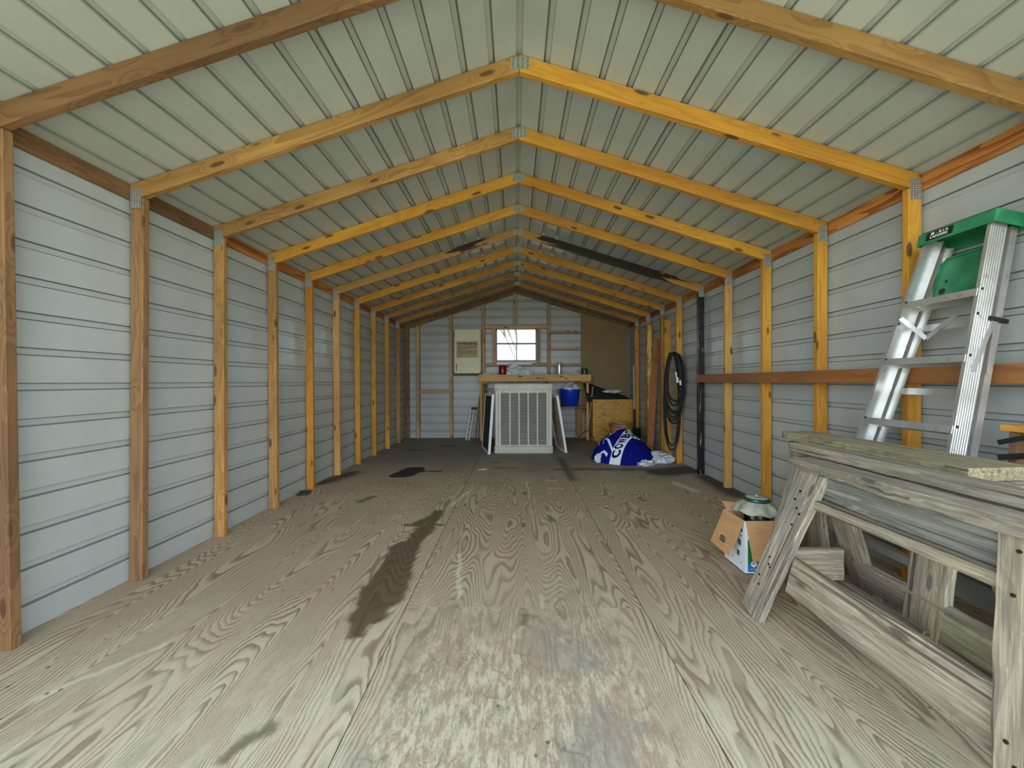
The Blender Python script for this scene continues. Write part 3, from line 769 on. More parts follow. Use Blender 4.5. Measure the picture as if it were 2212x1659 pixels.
# ---------------------------------------------------------------- white cabinet
cab = thing('wall_cabinet', 'cream metal wall cabinet with a WARNING sticker, left of the window', 'cabinet', (-0.95, YS0, 1.29))
MB().box((-1.175, 7.43, 1.30), (-0.70, YS0, 2.13)).build('body', M['cream'], cab, bevel=0.006)
MB().box((-1.205, 7.405, 1.285), (-0.715, 7.428, 2.138)).build('door', M['cream'], cab, bevel=0.008)
MB().box((-1.172, 7.398, 1.335), (-1.160, 7.405, 1.475)).build('handle', M['iron'], cab)
st = MB().box((-1.17, 7.4035, 1.585), (-0.745, 7.405, 1.905))
stk = st.build('sticker', M['sticker'], cab); stk['label'] = 'yellowed paper sticker'
vs, fs = text_mesh('WARNING', 0.082, 0.0028)
mb = MB(); mb.add([(-0.957 + v.x*0.98, 7.402, 1.858 + v.y*0.80) for v in vs], fs)
def greek(mb, x0, x1, z, h, rr, mat=None):
    x = x0
    while x < x1-0.01:
        w = min(rr.uniform(0.018, 0.062), x1-x); q = x
        while q < x+w-0.003:
            l = rr.uniform(0.004, 0.009); mb.box((q, 7.4022, z - (h*0.5 if rr.random() < .8 else h*0.65)), (min(q+l*0.75, x1), 7.4032, z + (h*0.5 if rr.random() < .75 else h*0.8)), mat); q += l
        x += w + 0.009
mb.build('title_text', M['ink'], stk); mb = MB()
rr = random.Random(4)
for z, e in ((1.818, 1), (1.797, 0.97), (1.776, 1), (1.755, 0.48), (1.727, 1), (1.706, 1), (1.684, 1), (1.662, 0.98)):
    greek(mb, -1.145, -1.145+0.375*e, z, 0.010, rr)
mb.build('body_text', M['ink'], stk); mb = MB()
greek(mb, -1.145, -1.05, 1.622, 0.016, rr)
mb.build('footer_text', M['ink'], stk); mb = MB()
greek(mb, -1.035, -0.775, 1.623, 0.012, rr, M['ink_red'])
mb.build('footer_text', M['ink'], stk)

# ---------------------------------------------------------------- pegboard and plywood bin
mb = MB(); x0, x1 = 1.283, 2.20
mb.add([(x0, YS0-0.012, 0.5), (x1, YS0-0.012, 0.5), (x1, YS0-0.012, roof_z(x1)-RV-0.005), (x0, YS0-0.012, roof_z(x0)-RV-0.005),
        (x0, YS0-0.004, 0.5), (x1, YS0-0.004, 0.5), (x1, YS0-0.004, roof_z(x1)-RV-0.005), (x0, YS0-0.004, roof_z(x0)-RV-0.005)],
       [(0,1,2,3),(7,6,5,4),(0,4,5,1),(1,5,6,2),(2,6,7,3),(3,7,4,0)])
tag(mb.build('pegboard', M['pegboard']), 'brown perforated pegboard on the back wall, right of the window', 'pegboard')
bin_ = thing('plywood_bin', 'golden plywood-fronted bin in the back right corner', 'bin', (1.78, 7.1, 0))
MB().box((1.40, 7.14, 0.0), (2.15, 7.158, 0.785)).build('front_panel', M['plywood'], bin_, bevel=0.001)
MB().box((1.40, 7.158, 0.0), (1.418, 7.63, 0.785)).build('side_panel', M['plywood'], bin_, bevel=0.001)
MB().box((2.135, 7.158, 0.0), (2.15, 7.63, 0.785)).build('side_panel', M['plywood'], bin_, bevel=0.001)
# dark sheeting draped in the bin up the wall
mb = MB(); nx, ny = 24, 12; vs = []
for j in range(ny+1):
    for i in range(nx+1):
        u, v = i/nx, j/ny
        x = 1.30 + 0.84*u; y = 7.17 + 0.43*v
        top = 1.12 - 0.30*u
        z = 0.74 + (top-0.74)*(v**0.8) + 0.018*noise.noise(Vector((u*6, v*5, 2)))
        vs.append((x, y, z))
mb.add(vs, [(j*(nx+1)+i, j*(nx+1)+i+1, (j+1)*(nx+1)+i+1, (j+1)*(nx+1)+i) for j in range(ny) for i in range(nx)])
o = mb.build('black_sheeting', M['dark'], smooth=True); s_ = o.modifiers.new('t', 'SOLIDIFY'); s_.thickness = 0.004
tag(o, 'black plastic sheeting draped over the plywood bin against the pegboard', 'sheeting')

def blob(name, c, r, mat, seed, amp=0.25, nu=56, nv=32, fz=0.0, freq=2.0, parent=None, zfloor=None):
    """crumpled cloth-like lump resting on its base"""
    mb = MB(); vs = []
    for j in range(nv+1):
        th = PI*j/nv
        for i in range(nu):
            ph = 2*PI*i/nu
            d = Vector((math.sin(th)*math.cos(ph), math.sin(th)*math.sin(ph), math.cos(th)))
            q = 1 + amp*noise.noise(d*freq + Vector((seed, seed*2, 0))) + amp*0.30*(0.5-abs(noise.noise(d*freq*2.2 + Vector((0, seed, 9)))))
            p = Vector((c[0]+d.x*r[0]*q, c[1]+d.y*r[1]*q, c[2]+d.z*r[2]*q))
            if zfloor is not None and p.z < zfloor: p.z = zfloor
            vs.append(p)
    mb.add(vs, [(j*nu+i, j*nu+(i+1)%nu, (j+1)*nu+(i+1)%nu, (j+1)*nu+i) for j in range(nv) for i in range(nu)])
    return mb.build(name, mat, parent, smooth=True)
o = blob('plastic_bag', (1.80, 7.30, 0.93), (0.18, 0.09, 0.035), M['bag'], 5, 0.3)
tag(o, 'crumpled clear plastic bag lying on the black sheeting in the bin', 'bag')

# ---------------------------------------------------------------- workbench
wb_ = thing('workbench', 'wooden workbench under the back window, hidden partly by the cooler', 'workbench', (0.33, 7.3, 0))
MB().box((-0.70, 7.31, 1.225), (1.38, YS0-0.002, 1.243)).build('worktop', M['wood_tan'], wb_)
plank('front_beam', (-0.735, 7.293, 1.190), (1.398, 7.293, 1.190), (0, 0, 1), 0.128, 0.036, M['wood_pale'], wb_)
plank('leg', (-0.688, 7.335, 0), (-0.688, 7.335, 1.17), (1, 0, 0), 0.040, 0.045, M['wood_pale'], wb_)
plank('leg', (1.338, 7.335, 0), (1.338, 7.335, 1.17), (1, 0, 0), 0.045, 0.045, M['wood_pale'], wb_)
plank('leg', (-0.62, 7.62, 0), (-0.62, 7.62, 1.22), (1, 0, 0), 0.04, 0.04, M['wood_brown'], wb_)
plank('leg', (1.22, 7.60, 0), (1.22, 7.60, 1.22), (1, 0, 0), 0.11, 0.04, M['wood_tan'], wb_)
plank('bracket', (-0.72, 7.35, 1.11), (-0.56, 7.35, 1.11), (0, 0, 1), 0.05, 0.03, M['wood_tan'], wb_)
plank('bracket', (1.20, 7.36, 1.11), (1.385, 7.36, 1.11), (0, 0, 1), 0.04, 0.10, M['wood_brown'], wb_)
plank('bracket', (-0.04, 7.34, 1.06), (-0.04, 7.34, 1.135), (1, 0, 0), 0.045, 0.04, M['wood_tan'], wb_)
plank('bracket', (0.62, 7.34, 1.06), (0.62, 7.34, 1.135), (1, 0, 0), 0.055, 0.04, M['wood_tan'], wb_)
plank('lower_shelf', (0.58, 7.47, 0.636), (1.36, 7.47, 0.636), (0, 1, 0), 0.31, 0.018, M['wood_tan'], wb_)
plank('shelf_slat', (-0.66, 7.40, 0.985), (-0.30, 7.40, 0.985), (0, 1, 0), 0.12, 0.022, M['wood_tan'], wb_)
plank('shelf_slat', (-0.66, 7.40, 0.545), (-0.50, 7.40, 0.545), (0, 1, 0), 0.12, 0.022, M['wood_tan'], wb_)

ZB = 1.243
def can(name, x, y, z, r, h, mat, lab, lidmat=None, cat='can'):
    root = thing(name, lab, cat, (x, y, z))
    MB().lathe([(0.001, 0), (r*0.97, 0), (r, 0.006), (r, h-0.008), (r*0.96, h-0.002), (r*0.9, h)], (x, y, z), 28, mat).build('body', mat, root, smooth=True)
    MB().lathe([(r*0.9, h-0.004), (r*0.88, h+0.006), (0.001, h+0.007)], (x, y, z), 28).build('lid', lidmat or M['steel'], root, smooth=True)
    return root
can('coffee_can', -0.275, 7.36, ZB, 0.074, 0.185, M['red'], 'shiny dark red coffee can on the workbench', M['black'])
sp = can('spray_can', 0.815, 7.42, ZB, 0.052, 0.245, M['steel'], 'silver and blue spray can on the workbench, right of the window', M['steel'])
can('paint_can', 1.30, 7.42, ZB, 0.06, 0.125, M['dark_green'], 'dark green can at the right end of the workbench', M['black'])
o = blob('plastic_bag', (-0.05, 7.38, ZB+0.09), (0.15, 0.09, 0.12), M['bag'], 2, 0.5, zfloor=ZB+0.002); tag(o, 'crumpled white plastic bag on the workbench beside the red can', 'bag')
o = blob('plastic_bag', (0.13, 7.40, ZB+0.045), (0.16, 0.09, 0.075), M['bag'], 9, 0.5, zfloor=ZB+0.002); tag(o, 'smaller white crumpled bag on the workbench under the window', 'bag')
o = blob('rag', (-0.55, 7.40, ZB+0.012), (0.15, 0.08, 0.03), M['rag'], 3, 0.5, zfloor=ZB+0.002); tag(o, 'flat pale rag at the left end of the workbench', 'rag')
o = blob('rag', (1.08, 7.40, ZB+0.014), (0.15, 0.07, 0.04), M['rag'], 7, 0.6, zfloor=ZB+0.002); tag(o, 'crumpled beige rag between the spray can and the green can', 'rag')

# blue tub with jug
tub = thing('plastic_tub', 'bright blue plastic tub on the lower shelf of the workbench', 'tub', (1.02, 7.46, 0.646))
mb = MB(); prof = [(0.001, 0.0), (0.155, 0.0), (0.163, 0.01), (0.195, 0.30), (0.208, 0.302), (0.208, 0.325), (0.197, 0.325), (0.19, 0.305), (0.158, 0.015), (0.001, 0.012)]
mb.lathe(prof, (1.02, 7.46, 0.646), 48, None, lambda a, r, z: (1 + (0.012*math.cos(24*a) if 0.02 < z < 0.3 else 0), 0)); o = mb.build('tub_body', M['blue'], tub, smooth=True)
MB().box((0.785, 7.43, 0.93), (0.83, 7.49, 0.955)).build('handle', M['black'], tub)
jug = thing('water_jug', 'white round jug with a wire bail handle, standing in the blue tub', 'jug', (0.98, 7.44, 0.67))
MB().lathe([(0.001, 0), (0.09, 0.0), (0.10, 0.1), (0.10, 0.30), (0.095, 0.34), (0.05, 0.365), (0.001, 0.368)], (0.99, 7.43, 0.665), 28).build('body', M['white'], jug, smooth=True)
MB().tube([(0.91, 7.38, 1.00), (0.95, 7.36, 1.06), (1.04, 7.36, 1.105)], 0.008, 6).build('handle', M['white'], jug, smooth=True)
o = blob('plastic_bag', (1.13, 7.50, 0.97), (0.07, 0.06, 0.09), M['bag'], 12, 0.3); tag(o, 'clear plastic bag bulging out of the right side of the blue tub', 'bag')

# ---------------------------------------------------------------- evaporative cooler
def rrect(x0, x1, z0, z1, r, y, n=5):
    out = []
    for cx, cz, a0 in ((x1-r, z1-r, 0), (x0+r, z1-r, PI/2), (x0+r, z0+r, PI), (x1-r, z0+r, 1.5*PI)):
        for k in range(n+1):
            a = a0 + PI/2*k/n; out.append((cx+r*math.cos(a), y, cz+r*math.sin(a)))
    return out
CX0, CX1, CY0, CY1, CZ = -0.372, 0.560, 6.0, 6.85, 1.09
cool = thing('evaporative_cooler', 'large off-white evaporative cooler with a louvred front, standing before the workbench', 'air cooler', ((CX0+CX1)/2, CY0, 0))
mb = MB()
# cabinet: plan-rounded corners, top cap
def plan(x0, x1, y0, y1, r, z, n=5):
    return [(p[0], p[2], z) for p in rrect(x0, x1, y0, y1, r, 0, n)]
def shell(x0, x1, y0, y1, r, zs, mat=None):
    rings = [plan(x0+i_, x1-i_, y0+i_, y1-i_, max(r-i_, 0.005), z) for z, i_ in zs]; n = len(rings[0]); vs = [v for q in rings for v in q]
    fs = [(i*n+k, i*n+(k+1)%n, (i+1)*n+(k+1)%n, (i+1)*n+k) for i in range(len(rings)-1) for k in range(n)]
    fs += [tuple(range(n-1, -1, -1)), tuple((len(rings)-1)*n+k for k in range(n))]
    return vs, fs
vs, fs = shell(CX0+0.012, CX1-0.012, CY0+0.030, CY1, 0.03, [(0.09, 0), (1.0, 0)]); MB().add(vs, fs).build('cabinet', M['cooler'], cool, smooth=True)
vs, fs = shell(CX0, CX1, CY0, CY1+0.01, 0.035, [(0.0, 0.012), (0.012, 0.002), (0.10, 0), (0.105, 0.008)]); MB().add(vs, fs).build('base_pan', M['cooler'], cool, smooth=True)
vs, fs = shell(CX0, CX1, CY0, CY1+0.01, 0.04, [(0.985, 0.004), (0.99, 0), (1.07, 0.0), (1.085, 0.010), (1.09, 0.03)]); MB().add(vs, fs).build('top_cap', M['cooler'], cool, smooth=True)
LX0, LX1, LZ0, LZ1 = -0.262, 0.452, 0.130, 0.945
pan = MB(); yf = CY0+0.004
pan.box((CX0+0.075, yf, 0.112), (LX0, yf+0.012, 0.985)); pan.box((LX1, yf, 0.112), (CX1-0.075, yf+0.012, 0.985))
pan.box((LX0, yf, 0.112), (LX1, yf+0.012, LZ0)); pan.box((LX0, yf, LZ1), (LX1, yf+0.012, 0.985))
pan.box((CX0+0.028, CY0+0.0095, 0.107), (CX0+0.068, CY0+0.014, 0.984)); pan.box((CX1-0.068, CY0+0.0095, 0.107), (CX1-0.028, CY0+0.014, 0.984))
pnl = pan.build('louvre_panel', M['cooler'], cool, bevel=0.002)
bk = MB().box((LX0, yf+0.0095, LZ0), (LX1, yf+0.012, LZ1), M['dark']).build('shadow_board', M['dark'], cool)
mb = MB(); nc = 5; ns = 37
for c in range(1, nc):
    x = LX0 + (LX1-LX0)*c/nc; mb.box((x-0.010, yf-0.001, LZ0), (x+0.010, yf+0.010, LZ1))
for j in range(ns):
    z = LZ0 + (LZ1-LZ0)*(j+0.5)/ns; h = (LZ1-LZ0)/ns
    mb.add([(LX0, yf+0.002, z+h*0.08), (LX1, yf+0.002, z+h*0.08), (LX1, yf-0.003, z-h*0.26), (LX0, yf-0.003, z-h*0.26),
            (LX0, yf+0.006, z+h*0.04), (LX1, yf+0.006, z+h*0.04), (LX1, yf-0.001, z-h*0.34), (LX0, yf-0.001, z-h*0.34)],
           [(0,1,2,3),(7,6,5,4),(0,4,5,1),(1,5,6,2),(2,6,7,3),(3,7,4,0)])
mb.build('louvres', M['cooler'], cool)
for (x, z) in ((-0.12, 1.035), (0.25, 1.035), (-0.33, 1.01), (0.51, 1.01), (-0.225, 0.966), (0.41, 0.966), (-0.35, 0.06), (-0.30, 0.06), (0.50, 0.06), (0.545, 0.06)):
    y = CY0-0.003 if z > 1 or z < 0.1 else yf-0.003
    MB().lathe([(0.001, 0), (0.007, 0.001), (0.008, 0.005)], (0,0,0), 10).build('screw', M['iron'], cool, local=Matrix.Translation((x, y, z)) @ Matrix.Rotation(-PI/2, 4, 'X'))

# pads leaning on the cooler
def lean_panel(name, foot_near, foot_far, top_shift, H, th, frame_m, face_m, lab, cat, gridn, gridm):
    """rectangular panel whose foot runs between two floor points, leaning by top_shift"""
    a, b = Vector(foot_near), Vector(foot_far); u = (b-a).normalized(); L = (b-a).length
    v = (Vector((top_shift[0], top_shift[1], H))).normalized(); Hh = Vector((top_shift[0], top_shift[1], H)).length
    w = u.cross(v).normalized()
    m = Matrix((u, v, w)).transposed().to_4x4(); m.translation = a
    root = bpy.data.objects.new(name, None); COL.objects.link(root); root.matrix_basis = m; tag(root, lab, cat)
    fw = 0.03; mb = MB()
    mb.box((0, 0, 0), (L, fw, th), mx=m); mb.box((0, Hh-fw, 0), (L, Hh, th), mx=m); mb.box((0, fw, 0), (fw, Hh-fw, th), mx=m); mb.box((L-fw, fw, 0), (L, Hh-fw, th), mx=m)
    mb.build('frame', frame_m, root, bevel=0.002)
    MB().box((fw, fw, th*0.25), (L-fw, Hh-fw, th*0.75), mx=m).build('pad', face_m, root)
    g_ = MB()
    for i in range(1, gridn[0]):
        x = L*i/gridn[0]; 
        for zz in (th*0.02, th*0.98): g_.box((x-gridm, fw, zz-0.002), (x+gridm, Hh-fw, zz+0.002), mx=m)
    for j in range(1, gridn[1]):
        y = Hh*j/gridn[1]
        for zz in (th*0.02, th*0.98): g_.box((fw, y-gridm, zz-0.002), (L-fw, y+gridm, zz+0.002), mx=m)
    g_.build('grid', frame_m if face_m is M['grille_dark'] else M['rag'], root)
    return root
def slanted(name, foot_near, foot_far, top_near, th, frame_m, face_m, lab, cat, gridn, gm, grid_mat):
    a, b, t_ = Vector(foot_near), Vector(foot_far), Vector(top_near)
    u = (b-a).normalized(); L = (b-a).length; v = t_-a; v = v - u*v.dot(u); Hh = v.length; v.normalize(); w = u.cross(v)
    m = Matrix((u, v, w)).transposed().to_4x4(); m.translation = a
    root = bpy.data.objects.new(name, None); COL.objects.link(root); root.matrix_basis = m; tag(root, lab, cat)
    fw = 0.035; mb = MB()
    mb.box((0,0,0), (L,fw,th)); mb.box((0,Hh-fw,0), (L,Hh,th)); mb.box((0,fw,0), (fw,Hh-fw,th)); mb.box((L-fw,fw,0), (L,Hh-fw,th))
    o1 = mb.build('frame', frame_m, root, bevel=0.002); o1.matrix_parent_inverse = Matrix()
    o2 = MB().box((fw,fw,th*0.3), (L-fw,Hh-fw,th*0.7)).build('pad', face_m, root); o2.matrix_parent_inverse = Matrix()
    g_ = MB()
    for i in range(1, gridn[0]):
        x = L*i/gridn[0]
        for zz in (th*0.24, th*0.76): g_.box((x-gm, fw, zz-0.002), (x+gm, Hh-fw, zz+0.002))
    for j in range(1, gridn[1]):
        y = Hh*j/gridn[1]
        for zz in (th*0.24, th*0.76): g_.box((fw, y-gm, zz-0.002), (L-fw, y+gm, zz+0.002))
    o3 = g_.build('grid', grid_mat, root); o3.matrix_parent_inverse = Matrix()
    return root
slanted('cooler_side_panel', (-0.46, 5.93, 0), (-0.62, 6.62, 0), (-0.405, 5.99, 0.93), 0.04, M['white'], M['grille_dark'],
        'dark grey perforated cooler panel with a white edge, leaning on the left of the cooler', 'panel', (20, 28), 0.004, M['dark'])
slanted('cooler_pad_frame', (0.745, 6.02, 0), (0.66, 6.62, 0), (0.600, 6.03, 0.90), 0.035, M['white'], M['pad'],
        'white framed cooler pad panel with straw-coloured padding, leaning on the right of the cooler', 'panel', (4, 6), 0.004, M['wood_brown'])
# two things leaning left of the workbench leg
st = thing('metal_stand', 'small white metal trestle leaning at the back wall, left of the workbench', 'stand', (-0.95, 7.4, 0))
for dx in (0, 0.055): MB().tube([(-0.985+dx, 7.36, 0.0), (-0.90+dx, 7.55, 0.60)], 0.012, 8).build('rail', M['white'], st, smooth=True)
for q in range(5):
    z = 0.1+q*0.1; MB().box((-0.985+0.085*z/0.6, 7.355+0.19*z/0.6, z-0.008), (-0.93+0.085*z/0.6, 7.365+0.19*z/0.6, z+0.008)).build('rung', M['iron'], st)
MB().box((-0.90, 7.53, 0.58), (-0.79, 7.58, 0.62)).build('top_bracket', M['iron'], st)
o = plank('loose_board', (-0.81, 7.37, 0.01), (-0.725, 7.52, 0.86), (0, 1, -0.1), 0.09, 0.018, M['wood_brown']); tag(o, 'thin brown board leaning against the left side of the workbench', 'board')
o = plank('loose_board', (-0.77, 7.50, 0.01), (-0.715, 7.60, 0.80), (0, 1, -0.1), 0.09, 0.018, M['wood_tan']); tag(o, 'second thin board leaning behind the first at the workbench left side', 'board')

# weed cutter tool right of the bench
tool = thing('hoop_tool', 'thin wooden-handled tool with a wire hoop, leaning on the right end of the workbench', 'tool', (1.33, 7.2, 0))
MB().tube([(1.315, 7.17, 0.20), (1.43, 7.27, 1.02)], 0.012, 8).build('handle', M['handle_wood'], tool, smooth=True)
MB().tube([(1.315, 7.17, 0.20), (1.365, 7.14, 0.14), (1.42, 7.10, 0.05), (1.43, 7.08, 0.008)], 0.006, 6).build('tine', M['iron'], tool, smooth=True)
MB().tube([(1.315, 7.17, 0.20), (1.23, 7.15, 0.17), (1.14, 7.12, 0.10), (1.11, 7.10, 0.008)], 0.006, 6).build('tine', M['iron'], tool, smooth=True)
MB().tube([(1.43, 7.08, 0.008), (1.35, 7.05, 0.03), (1.22, 7.06, 0.03), (1.11, 7.10, 0.008)], 0.005, 6).build('hoop', M['iron'], tool, smooth=True)

# shovel by the corner post
sh = thing('shovel', 'grey-handled shovel standing blade down in the back right corner', 'shovel', (2.06, 6.85, 0))
MB().tube([(2.09, 6.87, 0.33), (2.115, 7.0, 1.40)], 0.018, 10).build('handle', M['handle_wood'], sh, smooth=True)
MB().tube([(2.085, 6.85, 0.24), (2.095, 6.90, 0.62)], 0.022, 10).build('socket', M['iron'], sh, smooth=True)
mb = MB(); vs = []
for j in range(7):
    for i in range(7):
        u, v = (i-3)/3, j/6
        w_ = 0.105*(1 - 0.9*max(0, v-0.5)**2*2)
        vs.append((2.085+u*w_, 6.85+0.025*u*u-0.05*v, 0.29-0.28*v))
mb.add(vs, [(j*7+i, j*7+i+1, (j+1)*7+i+1, (j+1)*7+i) for j in range(6) for i in range(6)])
o = mb.build('blade', M['iron'], sh, smooth=True); s_ = o.modifiers.new('t', 'SOLIDIFY'); s_.thickness = 0.003

# boards and film on the right wall at the back
o = plank('leaning_board', (2.045, 5.98, 0.02), (2.20, 6.10, 1.78), (1, 0, -0.1), 0.10, 0.022, M['wood_red']); tag(o, 'reddish brown board leaning diagonally on the right wall near the back', 'board')
mb = MB(); vs = []
for j in range(41):
    z = 0.42 + 1.62*j/40
    for i in range(9):
        u = i/8; x = 2.150+0.085*u; y = 6.38 - 0.035*math.sin(PI*u) + 0.03*noise.noise(Vector((u*3, z*4, 1))) + 0.02*noise.noise(Vector((u*5, z*14, 4)))
        vs.append((x + 0.008*noise.noise(Vector((u, z*9, 7))), y, z))
mb.add(vs, [(j*9+i, j*9+i+1, (j+1)*9+i+1, (j+1)*9+i) for j in range(40) for i in range(8)])
o = mb.build('yellow_film', M['gold_foil'], smooth=True); s_ = o.modifiers.new('t', 'SOLIDIFY'); s_.thickness = 0.003
tag(o, 'crumpled shiny yellow film strip hanging on a right wall post near the back', 'film')

# ---------------------------------------------------------------- drum / basket behind the blanket
drum = thing('round_basket', 'round brown wooden basket standing behind the blue blanket', 'basket', (1.70, 6.0, 0))
prof = [(0.001, 0.0), (0.155, 0.0), (0.165, 0.01), (0.18, 0.40), (0.19, 0.41), (0.19, 0.44), (0.175, 0.44), (0.165, 0.40), (0.15, 0.03), (0.001, 0.02)]
MB().lathe(prof, (1.67, 6.22, 0), 40).build('body', M['basket'], drum, smooth=True)
MB().lathe([(0.186, 0.395), (0.197, 0.40), (0.197, 0.438), (0.186, 0.443)], (1.67, 6.22, 0), 40).build('rim', M['wood_red'], drum, smooth=True)
MB().box((1.64, 6.014, 0.405), (1.677, 6.024, 0.432)).build('clasp', M['steel'], drum)
o = blob('garbage_bag', (1.93, 6.62, 0.15), (0.11, 0.12, 0.17), M['black'], 21, 0.3, zfloor=0.002); tag(o, 'small black bag on the floor in the back right corner, right of the basket', 'bag')

# ---------------------------------------------------------------- blanket bundle
BC = (1.53, 5.53); BR = (0.47, 0.42)
def bl_h(x, y):
    """height of the bundle over the floor"""
    u, v = (x-BC[0])/BR[0], (y-BC[1])/BR[1]
    # skewed: tail drops towards +x
    r = math.sqrt(u*u + v*v)
    if r >= 1: return 0.0
    h = 0.385*(1-r**2.4)**0.70
    h *= 1 - 0.55*max(0, u-0.10) - 0.10*max(0, -u-0.2)
    h += (0.05*noise.noise(Vector((x*5, y*5, 3))) + 0.035*noise.noise(Vector((x*6+y*3, y*12, 3))))*(1-r**3)
    return max(0, h)
bun = thing('blanket_bundle', 'royal blue fleece blanket with a white lettered band, bundled on the floor', 'blanket', (1.5, 5.56, 0))
mb = MB(); nr, na = 30, 72; vs = [(BC[0], BC[1], bl_h(*BC))]
for j in range(1, nr+1):
    r = (j/nr)**0.6
    if j == nr: r = 1.0
    for i in range(na):
        a = 2*PI*i/na; x, y = BC[0]+BR[0]*r*math.cos(a), BC[1]+BR[1]*r*math.sin(a)
        vs.append((x, y, bl_h(x, y)+0.002))
fs = [(0, 1+i, 1+(i+1)%na) for i in range(na)]
fs += [(1+(j-1)*na+i, 1+j*na+i, 1+j*na+(i+1)%na, 1+(j-1)*na+(i+1)%na) for j in range(1, nr) for i in range(na)]
fs.append(tuple(1+(nr-1)*na+i for i in range(na)))
mb.add(vs, fs); bun_body = mb.build('blanket', M['navy'], bun, smooth=True)
def drape(pts2, faces, name, mat, parent, lift, origin, ux, uy, cuts=2):
    """flat artwork laid on the bundle: plan position origin + x*ux + y*uy"""
    bm = bmesh.new(); bv = [bm.verts.new((p[0], p[1], 0)) for p in pts2]
    for f_ in faces:
        try: bm.faces.new([bv[k] for k in f_])
        except ValueError: pass
    bmesh.ops.triangulate(bm, faces=bm.faces)
    for q in range(cuts):
        ed = [e_ for e_ in bm.edges if e_.calc_length() > 0.012]
        if ed: bmesh.ops.subdivide_edges(bm, edges=ed, cuts=1); bmesh.ops.triangulate(bm, faces=bm.faces)
    for v in bm.verts:
        x = origin[0] + v.co.x*ux[0] + v.co.y*uy[0]; y = origin[1] + v.co.x*ux[1] + v.co.y*uy[1]
        e_ = 0.01; hx = (bl_h(x+e_, y)-bl_h(x-e_, y))/(2*e_); hy = (bl_h(x, y+e_)-bl_h(x, y-e_))/(2*e_)
        nn = Vector((-hx, -hy, 1)).normalized()
        v.co = Vector((x, y, bl_h(x, y)+0.002)) + nn*lift
    me = bpy.data.meshes.new(name); bm.to_mesh(me); bm.free(); me.materials.append(mat)
    o = bpy.data.objects.new(name, me); COL.objects.link(o)
    if parent: o.parent = parent; o.matrix_parent_inverse = world_mat(parent).inverted()
    return o
def gridrect(x0, x1, y0, y1, nx, ny):
    vs = [(x0+(x1-x0)*i/nx, y0+(y1-y0)*j/ny) for j in range(ny+1) for i in range(nx+1)]
    return vs, [(j*(nx+1)+i, j*(nx+1)+i+1, (j+1)*(nx+1)+i+1, (j+1)*(nx+1)+i) for j in range(ny) for i in range(nx)]
BO = (1.29, 5.165); BU = Vector((0.74, 0.67)).normalized(); BV = Vector((-0.93, 0.36))
v_, f_ = gridrect(0.0, 0.62, -0.075, 0.075, 48, 12)
drape(v_, f_, 'white_band', M['fleece_white'], bun, 0.004, BO, BU, BV, 0)
x = 0.030
for ch, w in (('C', 0.062), ('O', 0.065), ('W', 0.098), ('B', 0.085), ('O', 0.10)):
    vs, fs = text_mesh(ch, 0.13, 0.006)
    lo = min(v.x for v in vs); hi = max(v.x for v in vs); wid = hi-lo
    pts = [((v.x-lo)/wid*w*0.86 + x, v.y*1.12) for v in vs]
    drape(pts, fs, 'letter', M['navy_ink'], bun, 0.009, BO, BU, BV, 3)
    x += w
def stripe(pl_, w):
    vs = []; fs = []
    dense = []
    for (a, b) in zip(pl_, pl_[1:]):
        for k in range(8): dense.append((a[0]+(b[0]-a[0])*k/8, a[1]+(b[1]-a[1])*k/8))
    dense.append(pl_[-1])
    for i, p in enumerate(dense):
        q = dense[min(i+1, len(dense)-1)]; o_ = dense[max(i-1, 0)]; d = Vector((q[0]-o_[0], q[1]-o_[1])).normalized()
        vs += [(p[0]-d.y*w/2, p[1]+d.x*w/2), (p[0]+d.y*w/2, p[1]-d.x*w/2)]
    for i in range(len(dense)-1): fs.append((2*i, 2*i+1, 2*i+3, 2*i+2))
    return vs, fs
for pl_, w in (([(1.20, 5.42), (1.24, 5.50), (1.33, 5.52)], 0.012), ([(1.25, 5.50), (1.29, 5.25)], 0.024), ([(1.33, 5.52), (1.37, 5.70)], 0.012),
               ([(1.14, 5.36), (1.19, 5.33), (1.22, 5.26)], 0.022), ([(1.16, 5.50), (1.20, 5.62)], 0.014), ([(1.33, 5.52), (1.40, 5.50)], 0.012)):
    vs, fs = stripe(pl_, w); drape(vs, fs, 'logo_line', M['fleece_white'], bun, 0.005, (0, 0), (1, 0), (0, 1), 0)
# white bags poking out
o = blob('plastic_bag', (1.93, 5.36, 0.045), (0.20, 0.16, 0.10), M['bag'], 31, 0.5, 48, 26, freq=2.6, zfloor=0.002); tag(o, 'crumpled white plastic bag on the floor at the right end of the blue blanket', 'bag')
o = blob('plastic_bag', (1.69, 5.17, 0.02), (0.12, 0.09, 0.055), M['bag'], 35, 0.5, 40, 20, freq=2.6, zfloor=0.002); tag(o, 'small flat white bag on the floor in front of the blue blanket', 'bag')
o = blob('plastic_bag', (1.12, 5.35, 0.04), (0.055, 0.05, 0.075), M['bag'], 33, 0.4, zfloor=0.002); tag(o, 'small white bag poking out at the left end of the blue blanket', 'bag')

